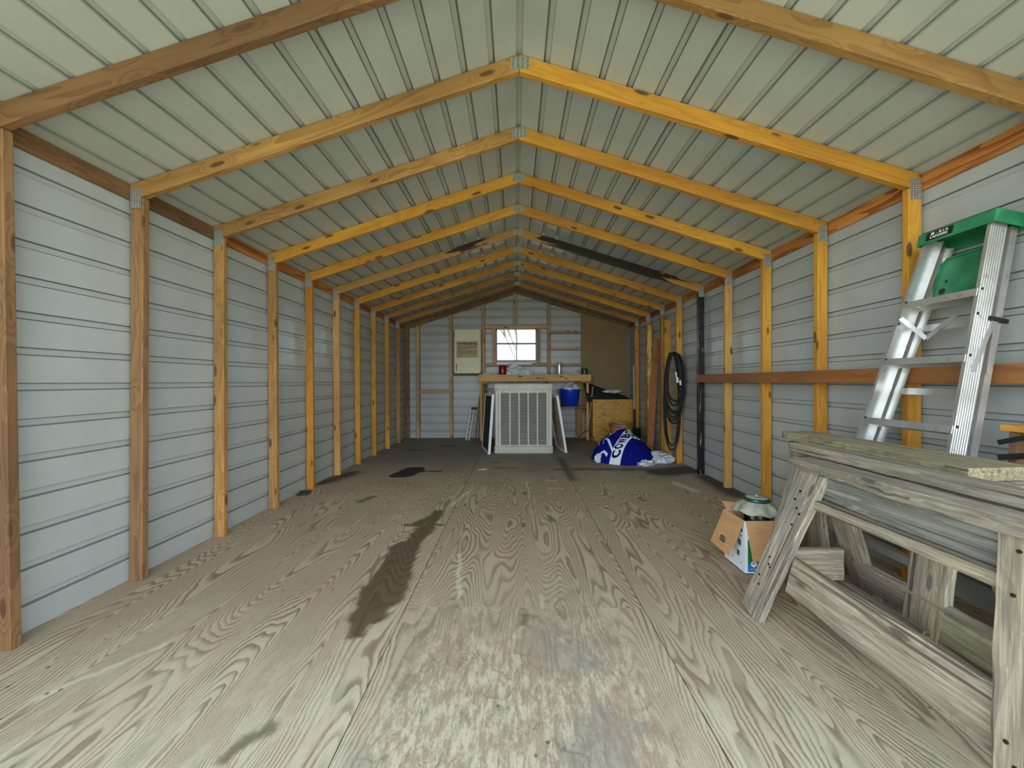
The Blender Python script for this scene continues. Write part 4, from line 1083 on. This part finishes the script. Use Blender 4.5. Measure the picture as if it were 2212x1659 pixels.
# ---------------------------------------------------------------- hose
hose = thing('garden_hose', 'coiled black rubber hose hanging on a nail at the right wall posts', 'hose', (2.06, 5.10, 1.50))
mb = MB(); rr = random.Random(3)
pts = []
loops = [(0.105, 0.20, 1.50, 2.065), (0.085, 0.26, 1.49, 2.057), (0.108, 0.60, 1.485, 2.060), (0.115, 0.56, 1.505, 2.070), (0.085, 0.64, 1.475, 2.050),
         (0.122, 0.72, 1.49, 2.072), (0.078, 0.80, 1.47, 2.052), (0.095, 0.70, 1.495, 2.045), (0.112, 0.86, 1.48, 2.062)]
for li, (hw, zb, zt, xc) in enumerate(loops):
    yy = 5.180 - 0.017*li; nn = 30
    for k in range(nn):
        a = 2*PI*k/nn + PI/2
        zc, zh = (zb+zt)/2, (zt-zb)/2
        ca, sa = math.cos(a), math.sin(a)
        wv = hw*(1.0 - 0.12*sa)
        pts.append((xc + wv*ca*(abs(ca)**-0.15 if abs(ca) > 1e-3 else 1), yy - 0.020*k/nn, zc + zh*sa))
mb.tube(pts, 0.0115, 8); mb.build('coil', M['rubber'], hose, smooth=True)
MB().tube([(2.04, 5.235, 1.497), (2.04, 4.98, 1.50)], 0.005, 6).build('nail', M['iron'], hose)
mb = MB()
mb.tube([(2.075, 5.02, 1.17), (2.075, 5.02, 1.10)], 0.016, 10); mb.tube([(2.055, 5.02, 1.24), (2.062, 5.02, 1.17)], 0.010, 8); mb.tube([(2.115, 5.03, 1.13), (2.118, 5.03, 1.07)], 0.014, 8)
mb.build('brass_fitting', M['white'], hose, smooth=True)

# ---------------------------------------------------------------- small floor things
pl_ = thing('black_bracket', 'small black plastic bracket on the floor by the fourth left post', 'bracket', (-2.19, 3.85, 0))
mb = MB(); m = Matrix.Translation((-2.17, 3.86, 0)) @ Matrix.Rotation(0.25, 4, 'Z')
mb.box((-0.05, -0.065, 0.001), (0.05, -0.045, 0.018), mx=m); mb.box((-0.05, 0.045, 0.001), (0.05, 0.065, 0.018), mx=m); mb.box((-0.05, -0.045, 0.001), (-0.03, 0.045, 0.018), mx=m); mb.box((0.03, -0.045, 0.001), (0.05, 0.045, 0.018), mx=m)
mb.build('frame', M['black'], pl_)
o = MB().tube([(-0.515, 4.885, 0.005), (-0.40, 4.915, 0.005)], 0.005, 6).build('pencil', M['yellow']); tag(o, 'yellow pencil lying on the floor in front of the cooler', 'pencil')
mb = MB(); cp = []
for k in range(40):
    a = k*0.55; cp.append((2.03+0.055*math.cos(a)+0.004*k*0.3, 2.72+0.12*math.sin(a)+0.003*k, 0.012+0.006*math.sin(a*0.5)))
o = mb.tube(cp, 0.007, 6).build('power_cord', M['black'], smooth=True); tag(o, 'tangled black cord on the floor behind the lantern', 'cord')

# ---------------------------------------------------------------- cardboard box with flaps
BX0, BX1, BY0, BY1, BH = 1.297, 1.525, 2.240, 2.455, 0.308
box = thing('cardboard_box', 'open cardboard box with brown flaps and white, green and blue printed sides', 'box', ((BX0+BX1)/2, (BY0+BY1)/2, 0))
tq = 0.004
MB().box((BX0, BY0, 0.001), (BX1, BY1, 0.005)).build('bottom', M['card'], box)
for nm, lo, hi in (('side', (BX0, BY0, 0.001), (BX0+tq, BY1, BH)), ('side', (BX1-tq, BY0, 0.001), (BX1, BY1, BH)), ('front', (BX0+tq, BY0, 0.001), (BX1-tq, BY0+tq, BH)), ('back', (BX0+tq, BY1-tq, 0.001), (BX1-tq, BY1, BH))):
    MB().box(lo, hi).build(nm, M['print_white'], box)
MB().box((BX0+tq, BY0+tq, 0.01), (BX0+tq+0.001, BY1-tq, BH-0.002)).box((BX1-tq-0.001, BY0+tq, 0.01), (BX1-tq, BY1-tq, BH-0.002)).box((BX0+tq, BY1-tq-0.001, 0.01), (BX1-tq, BY1-tq, BH-0.002)).build('inner_lining', M['card'], box)
# prints
MB().box((BX0+0.018, BY0-0.0012, 0.060), (BX1-0.01, BY0-0.0002, 0.200)).build('green_panel', M['print_green'], box)
MB().box((BX0+0.018, BY0-0.0014, 0.014), (BX1-0.01, BY0-0.0004, 0.060)).build('blue_panel', M['print_blue'], box)
MB().lathe([(0.001, 0), (0.017, 0.0)], (0,0,0), 24).build('round_badge', M['print_white'], box, local=Matrix.Translation((BX0+0.052, BY0-0.0018, 0.058)) @ Matrix.Rotation(PI/2, 4, 'X'))
MB().lathe([(0.001, 0), (0.009, 0.0)], (0,0,0), 16).build('badge_spot', M['skin_print'], box, local=Matrix.Translation((BX0+0.050, BY0-0.0024, 0.062)) @ Matrix.Rotation(PI/2, 4, 'X'))
mb = MB(); rr = random.Random(2)
for q in range(9):
    mb.box((BX0+0.028+q*0.006, BY0-0.0026, 0.028), (BX0+0.032+q*0.006, BY0-0.0016, 0.031))
mb.build('small_print', M['print_white'], box)
mb = MB()
for (y, z, h) in ((BY0+0.02, 0.235, 0.020), (BY0+0.03, 0.205, 0.012), (BY0+0.035, 0.15, 0.035), (BY0+0.05, 0.085, 0.030), (BY0+0.03, 0.05, 0.006), (BY0+0.12, 0.05, 0.008)):
    mb.box((BX0-0.0015, y, z), (BX0-0.0003, y+h*0.9, z+h))
mb.build('side_print', M['print_grey'], box)
# flaps
def flapquad(p, th=0.004):
    a, b, c, d = [Vector(q) for q in p]; n_ = (b-a).cross(d-a).normalized()*th
    return MB().quad8([a, b, c, d], [a+n_, b+n_, c+n_, d+n_])
# near flap folded down over the front face
flapquad([(BX0+0.004, BY0-0.003, BH), (BX1, BY0-0.003, BH), (BX1-0.02, BY0-0.032, BH-0.215), (BX0+0.030, BY0-0.032, BH-0.222)]).build('front_flap', M['card'], box, bevel=0.001)
# aisle side flap folded down, with a hand hole
def flap_hole():
    a = Vector((BX0-0.002, BY0+0.002, BH)); b = Vector((BX0-0.002, BY1, BH)); dn = Vector((-0.085, 0.0, -0.205))
    u = (b-a); out = []; inn = []; n = 48
    cu, cv, ru, rv = 0.52, 0.72, 0.20, 0.085
    for k in range(n):
        t_ = 2*PI*k/n; c, s = math.cos(t_), math.sin(t_)
        inn.append((cu + ru*math.copysign(abs(c)**0.6, c), cv + rv*math.copysign(abs(s)**0.8, s)))
        m_ = max(abs(c), abs(s)); ou, ov = 0.5+0.5*c/m_, 0.5+0.5*s/m_
        out.append((min(1, max(0, ou)), min(1, max(0, ov))))
    f3 = lambda q: a + u*q[0]*(1) + dn*q[1]
    nrm = u.cross(dn).normalized()*0.004
    vs = [f3(q) for q in out] + [f3(q) for q in inn] + [f3(q)+nrm for q in out] + [f3(q)+nrm for q in inn]
    fs = []
    for k in range(n):
        j = (k+1) % n
        fs += [(k, j, n+j, n+k), (2*n+k, 3*n+k, 3*n+j, 2*n+j), (k, 2*n+k, 2*n+j, j), (n+k, n+j, 3*n+j, 3*n+k)]
    return MB().add(vs, fs)
flap_hole().build('side_flap', M['card'], box)
flapquad([(BX0+0.01, BY1+0.001, BH), (BX1-0.01, BY1+0.001, BH), (BX1-0.03, BY1+0.05, BH+0.015), (BX0+0.01, BY1+0.05, BH+0.035)]).build('back_flap', M['card'], box)
flapquad([(BX1+0.001, BY0+0.01, BH), (BX1+0.001, BY1-0.01, BH), (BX1+0.07, BY1-0.02, BH-0.03), (BX1+0.07, BY0+0.02, BH-0.03)]).build('side_flap', M['print_white'], box)

# lantern
LX, LY, LZ = 1.437, 2.355, -0.018
lan = thing('camp_lantern', 'dusty green camping lantern with a wavy brim, standing in the cardboard box', 'lantern', (LX, LY, 0.007))
MB().lathe([(0.001, 0.025), (0.075, 0.025), (0.08, 0.04), (0.082, 0.12), (0.055, 0.16), (0.05, 0.20), (0.072, 0.205), (0.072, 0.215), (0.001, 0.215)], (LX, LY, LZ), 36).build('fuel_tank', M['enamel_rim'], lan, smooth=True)
MB().lathe([(0.070, 0.215), (0.073, 0.22), (0.066, 0.355), (0.0645, 0.355), (0.0705, 0.222)], (LX, LY, LZ), 36).build('globe', M['lamp_glass'], lan, smooth=True)
MB().tube([(LX-0.004, LY, LZ+0.21), (LX-0.004, LY, LZ+0.355)], 0.006, 8).build('burner_tube', M['steel'], lan, smooth=True)
for dx in (-0.024, 0.022): MB().lathe([(0.003, 0.0), (0.012, 0.012), (0.013, 0.03), (0.005, 0.05)], (LX+dx, LY, LZ+0.29), 14).build('mantle', M['fleece_white'], lan, smooth=True)
def wav(a, r, z): return (1 + (0.045*math.cos(7*a) if r > 0.09 else 0), (0.006*math.cos(7*a+1) if r > 0.09 else 0))
MB().lathe([(0.066, 0.352), (0.085, 0.358), (0.120, 0.350), (0.122, 0.353), (0.100, 0.385), (0.066, 0.412), (0.060, 0.414)], (LX, LY, LZ), 70, None, wav).build('brim', M['enamel'], lan, smooth=True)
MB().lathe([(0.060, 0.408), (0.070, 0.412), (0.073, 0.420), (0.070, 0.428), (0.062, 0.432)], (LX, LY, LZ), 40).build('rim_band', M['enamel_rim'], lan, smooth=True)
MB().lathe([(0.064, 0.428), (0.055, 0.436), (0.03, 0.440), (0.001, 0.441)], (LX, LY, LZ), 40).build('cap', M['enamel'], lan, smooth=True)
MB().lathe([(0.009, 0.438), (0.009, 0.446), (0.001, 0.449)], (LX, LY, LZ), 12).build('nut', M['steel'], lan, smooth=True)
hb = [(LX-0.072, LY-0.02, LZ+0.365), (LX-0.03, LY-0.09, LZ+0.31), (LX+0.03, LY-0.115, LZ+0.26), (LX+0.065, LY-0.125, LZ+0.235), (LX+0.10, LY-0.10, LZ+0.235), (LX+0.125, LY-0.04, LZ+0.29), (LX+0.09, LY, LZ+0.37)]
MB().tube(hb, 0.003, 6).build('bail_handle', M['iron'], lan, smooth=True)

# ---------------------------------------------------------------- step ladder leaning on the right wall
lad = thing('step_ladder', 'folded aluminium stepladder with a green top cap, leaning on the right wall', 'ladder', (1.75, 1.85, 0))
K = 0.2205
def lx(z): return 1.69 + K*z
NY = lambda z: 1.668 + 0.040*z      # near rail
FY = lambda z: 2.272 - 0.142*z               # far rail
tilt = Vector((K, 0, 1)).normalized(); nrm = Vector((tilt.z, 0, -tilt.x))
def channel(name, y0f, y1f, z0, z1, off, width, flip, ribs=True, mat='alu'):
    """C-channel rail: web lies in a plane across the ladder, flutes on its outer face"""
    a = Vector((lx(z0), y0f, z0)) + nrm*off; b = Vector((lx(z1), y1f, z1)) + nrm*off
    m, L = frame_mat(a, b, nrm)           # local X up the rail, Y away from the room, Z along ladder width
    mb = MB(); t_ = 0.003; s = flip
    # profile in (Y,Z): web from 0..width, flanges going inwards (s direction)
    def bx(y0, y1, z0_, z1_, mt=None): mb.box((0, y0, min(z0_, z1_)), (L, y1, max(z0_, z1_)), mt)
    bx(0, width, 0, s*t_); bx(0, t_, s*t_, s*0.015); bx(width-t_, width, s*t_, s*0.028)
    if ribs:
        nrb = 7
        for q in range(nrb):
            y = width*(q+0.5)/nrb; bx(y-0.0022, y+0.0022, -s*0.0025, 0)
    return mb.build(name, M[mat], lad, local=m)
# Z axis of frame: X x Y ; determine direction so flanges point to the ladder centre
m_, _ = frame_mat((0, 0, 0), tilt, nrm); zdir = m_.to_3x3() @ Vector((0, 0, 1))
sgn_y = 1 if zdir.y > 0 else -1
channel('front_rail', NY(0), NY(1.75), 0.0, 1.855, 0.0, 0.074, sgn_y)
channel('front_rail', FY(0), FY(1.75), 0.0, 1.855, 0.0, 0.074, -sgn_y)
channel('rear_rail', NY(0)+0.006, NY(1.75)+0.006, 0.02, 1.83, 0.096, 0.030, sgn_y)
channel('rear_rail', FY(0)-0.006, FY(1.75)-0.006, 0.02, 1.83, 0.096, 0.030, -sgn_y)
for z in (0.31, 0.615, 0.92, 1.235, 1.53):
    a = Vector((lx(z), NY(z)+0.003, z)) + nrm*0.036; b = Vector((lx(z), FY(z)-0.003, z)) + nrm*0.036
    mbm, L = frame_mat(a, b, nrm)
    mb = MB(); mb.box((0, -0.036, -0.002), (L, 0.036, 0.002)); mb.box((0, -0.038, -0.032), (L, -0.036, 0.002)); mb.box((0, 0.036, -0.032), (L, 0.038, 0.002))
    # front flange must hang down
    zz = mbm.to_3x3() @ Vector((0, 0, 1))
    if zz.z < 0: mb = MB(); mb.box((0, -0.036, -0.002), (L, 0.036, 0.002)); mb.box((0, -0.038, -0.002), (L, -0.036, 0.032)); mb.box((0, 0.036, -0.002), (L, 0.038, 0.032))
    mb.build('step', M['alu'], lad, local=mbm)
for z in (0.42, 0.76, 1.09, 1.42):
    plank('rear_brace', Vector((lx(z), NY(z)+0.03, z))+nrm*0.120, Vector((lx(z), FY(z)-0.03, z))+nrm*0.120, tilt, 0.034, 0.003, M['alu'], lad, bevel=0)
# rivets
for z in (0.92, 1.235, 1.53, 1.42):
    for yy in (NY(z)-0.004,):
        c = Vector((lx(z), yy, z)) + nrm*0.010
        MB().lathe([(0.001, 0.004), (0.005, 0.003), (0.007, 0)], (0,0,0), 10).build('rivet', M['iron'], lad, local=Matrix.Translation(c) @ Matrix.Rotation(PI/2, 4, 'X'))
    c = Vector((lx(z), FY(z)-0.012, z)) - nrm*0.001
    MB().lathe([(0.001, 0.004), (0.005, 0.003), (0.007, 0)], (0,0,0), 10).build('rivet', M['iron'], lad, local=Matrix.Translation(c) @ Matrix.Rotation(-PI/2, 4, 'Y'))
# top cap
zt = 1.857; c0 = Vector((lx(zt), NY(zt)-0.030, zt)); c1 = Vector((lx(zt), FY(zt)+0.035, zt))
mbm, L = frame_mat(c0, c1, nrm)
mb = MB(); zz = mbm.to_3x3() @ Vector((0, 0, 1)); up = 1 if zz.z > 0 else -1
def cbx(x0, x1, y0, y1, z0, z1): mb.box((x0, y0, min(up*z0, up*z1)), (x1, y1, max(up*z0, up*z1)))
cbx(0, L, -0.012, 0.138, 0.012, 0.020)
cbx(0, L, -0.016, -0.008, -0.040, 0.020); cbx(0, L, 0.134, 0.141, -0.040, 0.020)
cbx(-0.004, 0.004, -0.012, 0.138, -0.040, 0.020); cbx(L-0.004, L+0.004, -0.012, 0.138, -0.040, 0.020)
cap = mb.build('top_cap', M['green'], lad, bevel=0.004, local=mbm)
# label on the cap's front lip
lm = MB(); lm.box((L*0.50, -0.0185, min(-0.028*up, 0.012*up)), (L*0.86, -0.0163, max(-0.028*up, 0.012*up)))
lab_o = lm.build('label_plate', M['black'], lad, local=mbm)
vs, fs = text_mesh('LADDERS', 0.019, 0.0006)
yv = mbm.to_3x3() @ Vector((1, 0, 0))   # direction along cap (far)
cc = mbm @ Vector((L*0.68, -0.0195, -0.016*up))
rd = Vector((0, -1, 0)); 
mb = MB(); mb.add([cc + Vector((0, -1, 0))*v.x + tilt*v.y for v in vs], fs)
cc2 = mbm @ Vector((L*0.68, -0.0195, 0.002*up))
for (x0, x1, z0, z1) in ((-0.040, -0.022, -0.006, 0.006), (-0.016, -0.010, -0.003, 0.002), (-0.004, 0.010, -0.005, 0.006), (0.014, 0.022, -0.005, 0.006), (0.026, 0.040, -0.005, 0.004)):
    p = [cc2 + Vector((0, -1, 0))*a + tilt*b for a, b in ((x0, z0), (x1, z0), (x1-0.002, z1), (x0+0.004, z1))]; mb.add(p, [(0,1,2,3)])
mb.build('lettering', M['white'], lab_o)
# folded green tray between the rails
mb = MB(); nn = 14
za, zb_ = 1.545, 1.78
ta = Vector((lx(za), NY(za)+0.035, za))+nrm*0.104; tb = Vector((lx(za), FY(za)-0.03, za))+nrm*0.104
mt, Lt = frame_mat(ta, tb, tilt)
hh = 0.235; out = []
for (x, y) in ((0, 0), (Lt, 0), (Lt, hh*0.82), (Lt*0.86, hh*0.97), (Lt*0.3, hh), (0, hh)): out.append((x, y))
n6 = len(out); vs = [(x, y, -0.006) for x, y in out] + [(x, y, 0.006) for x, y in out]
mb.add(vs, [tuple(range(n6-1, -1, -1)), tuple(range(n6, 2*n6))] + [(i, (i+1)%n6, n6+(i+1)%n6, n6+i) for i in range(n6)])
tray = mb.build('tray', M['green'], lad, bevel=0.004, local=mt)
zs = -1 if (mt.to_3x3() @ Vector((0, 0, 1))).x > 0 else 1
for (x, y, r) in ((Lt*0.82, 0.05, 0.016), (Lt*0.78, 0.10, 0.008)):
    MB().lathe([(0.001, 0), (r, 0)], (0,0,0), 20).build('tray_hole', M['dark'], tray, local=mt @ Matrix.Translation((x, y, zs*0.0068)))
MB().tube([(Lt*0.1, hh*0.98, zs*0.010), (Lt*0.85, hh*0.93, zs*0.010)], 0.006, 8).build('tray_lip', M['green'], tray, local=mt)
# spreader bars
def lp(z, yq, off): return Vector((lx(z), yq, z)) + nrm*off
plank('spreader', lp(1.45, FY(1.45)-0.01, 0.0), lp(1.36, FY(1.36)-0.07, 0.105), tilt, 0.022, 0.003, M['alu'], lad, bevel=0)
plank('spreader', lp(1.36, FY(1.36)-0.07, 0.105), lp(1.47, FY(1.47)-0.16, 0.115), tilt, 0.022, 0.003, M['alu'], lad, bevel=0)
plank('spreader', lp(1.40, NY(1.4)-0.008, 0.082), lp(1.17, NY(1.17)-0.008, 0.030), nrm, 0.018, 0.003, M['alu'], lad, bevel=0)
plank('spreader', lp(1.40, NY(1.4)-0.008, 0.092), lp(1.17, NY(1.17)-0.006, 0.100), nrm, 0.018, 0.003, M['alu'], lad, bevel=0)
MB().box((0, -0.02, -0.006), (0.018, 0.062, 0.004)).build('hinge_bracket', M['iron'], lad, local=frame_mat(lp(1.40, NY(1.4)-0.008, 0.078), lp(1.5, NY(1.5)-0.008, 0.078), nrm)[0])

# ---------------------------------------------------------------- dark stand-in box and folding bench by the right wall
case = thing('dark_stand_in', 'tall dark teal box standing in for shade and a dark bag behind the sawhorses, at the right edge', 'bin', (2.05, 1.35, 0))  # added box; its dark colour stands in for shade and a dark bag
MB().box((1.955, 1.21, 0.003), (2.13, 1.49, 0.62)).build('body', M['teal'], case, bevel=0.015)
MB().box((1.945, 1.20, 0.622), (2.14, 1.50, 0.66)).build('lid', M['teal'], case, bevel=0.012)
fb = thing('folding_bench', 'folded portable bench with orange wooden top and black arms, behind the ladder', 'bench', (2.05, 1.42, 0))
plank('top_board', (2.06, 1.62, 0.925), (2.06, 1.05, 0.925), (1, 0, 0), 0.15, 0.026, M['wood_gold'], fb)
plank('arm', (1.955, 1.60, 0.865), (1.975, 1.38, 0.955), (0, 0, 1), 0.020, 0.004, M['black'], fb, bevel=0)
plank('arm', (1.98, 1.62, 0.80), (1.985, 1.20, 0.91), (0, 0, 1), 0.024, 0.004, M['black'], fb, bevel=0)
MB().box((0.12, -0.008, -0.004), (0.20, 0.008, -0.0025)).build('arm_label', M['white'], fb, local=frame_mat((1.955, 1.60, 0.865), (1.975, 1.38, 0.955), (0, 0, 1))[0])
for y, dx in ((1.60, 0), (1.14, 0)):
    plank('leg', (2.10, y-0.01, 0.0), (2.10, y-0.01, 0.91), (0, 1, 0), 0.03, 0.03, M['iron'], fb)
    plank('leg', (1.99, y-0.01, 0.0), (2.02, y-0.01, 0.91), (0, 1, 0), 0.03, 0.03, M['wood_brown'] if y > 1.5 else M['iron'], fb)

# ---------------------------------------------------------------- sawhorses
def leg(root, top, bot, w, t_, mat, seed, sgx, nails=None):
    """leg board: broad face looks outwards (sgx), runs from bot (floor, outer face centre) to top"""
    top, bot = Vector(top), Vector(bot)
    d = (top-bot).normalized(); side = Vector((0, 1, 0)); side = (side - d*side.dot(d)).normalized(); n_ = d.cross(side)
    if n_.x*sgx > 0: n_ = -n_
    off = n_*(t_/2)                      # inwards from outer face
    o = plank('leg', bot+off+Vector((0,0,0.010)), top+off, side, w, t_, mat, root, rough=0.0042, seed=seed)
    L_ = (top-bot).length
    if nails:
        for (u, v) in nails:
            c = bot + d*(L_*u) + side*(w*v*0.5) - n_*(0.0035)
            z_ = -n_; x_ = side; y_ = z_.cross(x_)
            mm_ = Matrix((x_, y_, z_)).transposed().to_4x4(); mm_.translation = c
            MB().lathe([(0.0052, -0.004), (0.0052, 0.0005), (0.001, 0.001)], (0,0,0), 10).build('nail', M['iron'], o, local=mm_)
    return o
h1 = thing('sawhorse', 'weathered grey sawhorse nearest the aisle, with a ragged top plank and dark web', 'sawhorse', (1.33, 1.4, 0), 'sawhorses stored along the right wall')
plank('top_plank', (1.320, 0.93, 0.737), (1.320, 1.845, 0.737), (1, 0, 0), 0.105, 0.044, M['weathered'], h1, rough=0.011, seed=1)
plank('web', (1.325, 1.00, 0.658), (1.325, 1.80, 0.658), (0, 0, 1), 0.112, 0.036, M['weathered_dark'], h1, rough=0.003, seed=2)
plank('lower_flange', (1.312, 1.02, 0.582), (1.312, 1.70, 0.582), (1, 0, 0), 0.095, 0.040, M['weathered_pale'], h1, rough=0.0025, seed=3)
leg(h1, (1.290, 1.722, 0.720), (1.087, 1.857, 0), 0.130, 0.036, M['weathered'], 4, -1, [(0.86, 0.2), (0.80, 0.35), (0.76, -0.1), (0.74, -0.5), (0.66, -0.3), (0.40, 0.3), (0.36, 0.1), (0.35, -0.1), (0.26, 0.5), (0.21, 0.2)])
leg(h1, (1.290, 0.995, 0.716), (1.110, 0.865, 0), 0.140, 0.036, M['weathered_pale'], 5, -1, [(0.95, 0.3), (0.80, 0.45), (0.77, -0.2), (0.34, 0.55), (0.28, 0.3), (0.25, 0.6)])
leg(h1, (1.385, 1.722, 0.712), (1.700, 1.857, 0), 0.120, 0.036, M['weathered_pale'], 6, 1)
leg(h1, (1.385, 0.995, 0.712), (1.680, 0.865, 0), 0.130, 0.036, M['weathered'], 7, 1)
def slat(root, nm, p0, p1, zt, zb, tilt_x, t_, mat, seed):
    plank(nm, p0, p1, (tilt_x, 0, 1), zt-zb, t_, mat, root, rough=0.004, seed=seed)
plank('stretcher', (1.215, 0.90, 0.247), (1.215, 1.735, 0.247), (0.28, 0, 1), 0.160, 0.034, M['weathered_pale'], h1, rough=0.004, seed=8)
plank('stretcher', (1.560, 0.95, 0.235), (1.560, 1.78, 0.235), (-0.45, 0, 1), 0.140, 0.034, M['weathered'], h1, rough=0.003, seed=9)
plank('end_brace', (1.225, 1.775, 0.283), (1.460, 1.775, 0.283), (0, 0, 1), 0.140, 0.036, M['weathered_pale'], h1, rough=0.002, seed=10)
mb = MB()
for (f_, z) in ((0.15, 0.62), (0.3, 0.55), (-0.2, 0.58), (0.2, 0.50), (0.0, 0.62)): pass

h2 = thing('sawhorse', 'weathered sawhorse with a smooth grey top plank, middle one of the three', 'sawhorse', (1.45, 1.5, 0), 'sawhorses stored along the right wall')
plank('top_plank', (1.447, 0.90, 0.780), (1.447, 2.02, 0.780), (1, 0, 0), 0.094, 0.042, M['weathered_pale'], h2, rough=0.0015, seed=11)
plank('web', (1.447, 1.0, 0.690), (1.447, 1.96, 0.690), (0, 0, 1), 0.134, 0.034, M['weathered'], h2, rough=0.002, seed=12)
leg(h2, (1.420, 1.960, 0.730), (1.270, 2.06, 0), 0.10, 0.034, M['weathered'], 13, -1)
leg(h2, (1.412, 0.960, 0.755), (1.260, 0.90, 0), 0.10, 0.034, M['weathered'], 14, -1)
leg(h2, (1.482, 1.960, 0.755), (1.62, 2.06, 0), 0.10, 0.034, M['weathered_pale'], 15, 1)
leg(h2, (1.482, 1.120, 0.755), (1.700, 1.05, 0), 0.10, 0.034, M['weathered'], 16, 1)
plank('stretcher', (1.372, 0.92, 0.285), (1.372, 1.265, 0.300), (0.1, 0, 1), 0.125, 0.034, M['weathered_green'], h2, rough=0.004, seed=17)
plank('stretcher', (1.650, 1.10, 0.190), (1.650, 2.05, 0.190), (-0.3, 0, 1), 0.110, 0.034, M['weathered'], h2, rough=0.003, seed=18)

h3 = thing('sawhorse', 'sawhorse nearest the wall, topped by a wide olive grey plank with a sawn end', 'sawhorse', (1.65, 1.8, 0), 'sawhorses stored along the right wall')
# wide plank: quadrilateral plan with chipped edges
NL, NR, FR, FL = Vector((1.505, 1.318, 0)), Vector((1.760, 1.335, 0)), Vector((1.730, 2.36, 0)), Vector((1.572, 2.325, 0))
mb = MB(); nx, ny = 10, 60; vs = []
for zi, z in ((0, 0.778), (1, 0.824)):
    for j in range(ny+1):
        v = j/ny
        a = NL.lerp(FL, v); b = NR.lerp(FR, v)
        for i in range(nx+1):
            u = i/nx; p = a.lerp(b, u)
            eg = 1 if i in (0, nx) else 0
            ro = 0.006*noise.noise(Vector((v*30, u*4, z*9)))*eg
            zz = z + 0.0018*noise.noise(Vector((v*22, u*9, 3))) - (0.012*max(0, v-0.9)*10*0.6 if zi else 0)
            yy = p.y + (0.05*(u-0.5)**2*4 - 0.012 if j == ny else 0)
            vs.append((p.x+ro, yy - (0.05 if (j == ny and i in (0, nx)) else 0), zz))
W_ = nx+1; H_ = (ny+1)*W_; fs = []
for j in range(ny):
    for i in range(nx):
        fs.append((j*W_+i, j*W_+i+1, (j+1)*W_+i+1, (j+1)*W_+i)); fs.append((H_+j*W_+i, H_+(j+1)*W_+i, H_+(j+1)*W_+i+1, H_+j*W_+i+1))
for i in range(nx):
    fs.append((i, H_+i, H_+i+1, i+1)); fs.append((ny*W_+i, ny*W_+i+1, H_+ny*W_+i+1, H_+ny*W_+i))
for j in range(ny):
    fs.append((j*W_, (j+1)*W_, H_+(j+1)*W_, H_+j*W_)); fs.append((j*W_+nx, H_+j*W_+nx, H_+(j+1)*W_+nx, (j+1)*W_+nx))
mm = Matrix(((0, -1, 0, 0), (1, 0, 0, 0), (0, 0, 1, 0), (0, 0, 0, 1)))
mb.add([mm.inverted() @ Vector(v) for v in vs], fs); mb.build('top_plank', M['weathered_green'], h3, local=mm, smooth=True)
plank('web', (1.64, 1.36, 0.715), (1.65, 2.32, 0.715), (0, 0, 1), 0.122, 0.036, M['weathered'], h3, rough=0.002, seed=20)
plank('under_plank', (1.66, 1.27, 0.765), (1.66, 1.45, 0.765), (1, 0, 0), 0.15, 0.020, M['weathered'], h3, rough=0.003, seed=25)
leg(h3, (1.575, 1.470, 0.750), (1.490, 1.480, 0), 0.140, 0.036, M['weathered_pale'], 21, -1)
leg(h3, (1.600, 2.10, 0.750), (1.56, 2.16, 0), 0.12, 0.036, M['weathered'], 22, -1)
leg(h3, (1.668, 1.445, 0.750), (1.90, 1.36, 0), 0.12, 0.036, M['weathered'], 23, 1)
leg(h3, (1.668, 2.30, 0.750), (1.84, 2.43, 0), 0.12, 0.036, M['weathered'], 24, 1)
plank('stretcher', (1.49, 1.44, 0.14), (1.50, 2.24, 0.14), (0.2, 0, 1), 0.10, 0.034, M['weathered'], h3, rough=0.003, seed=26)
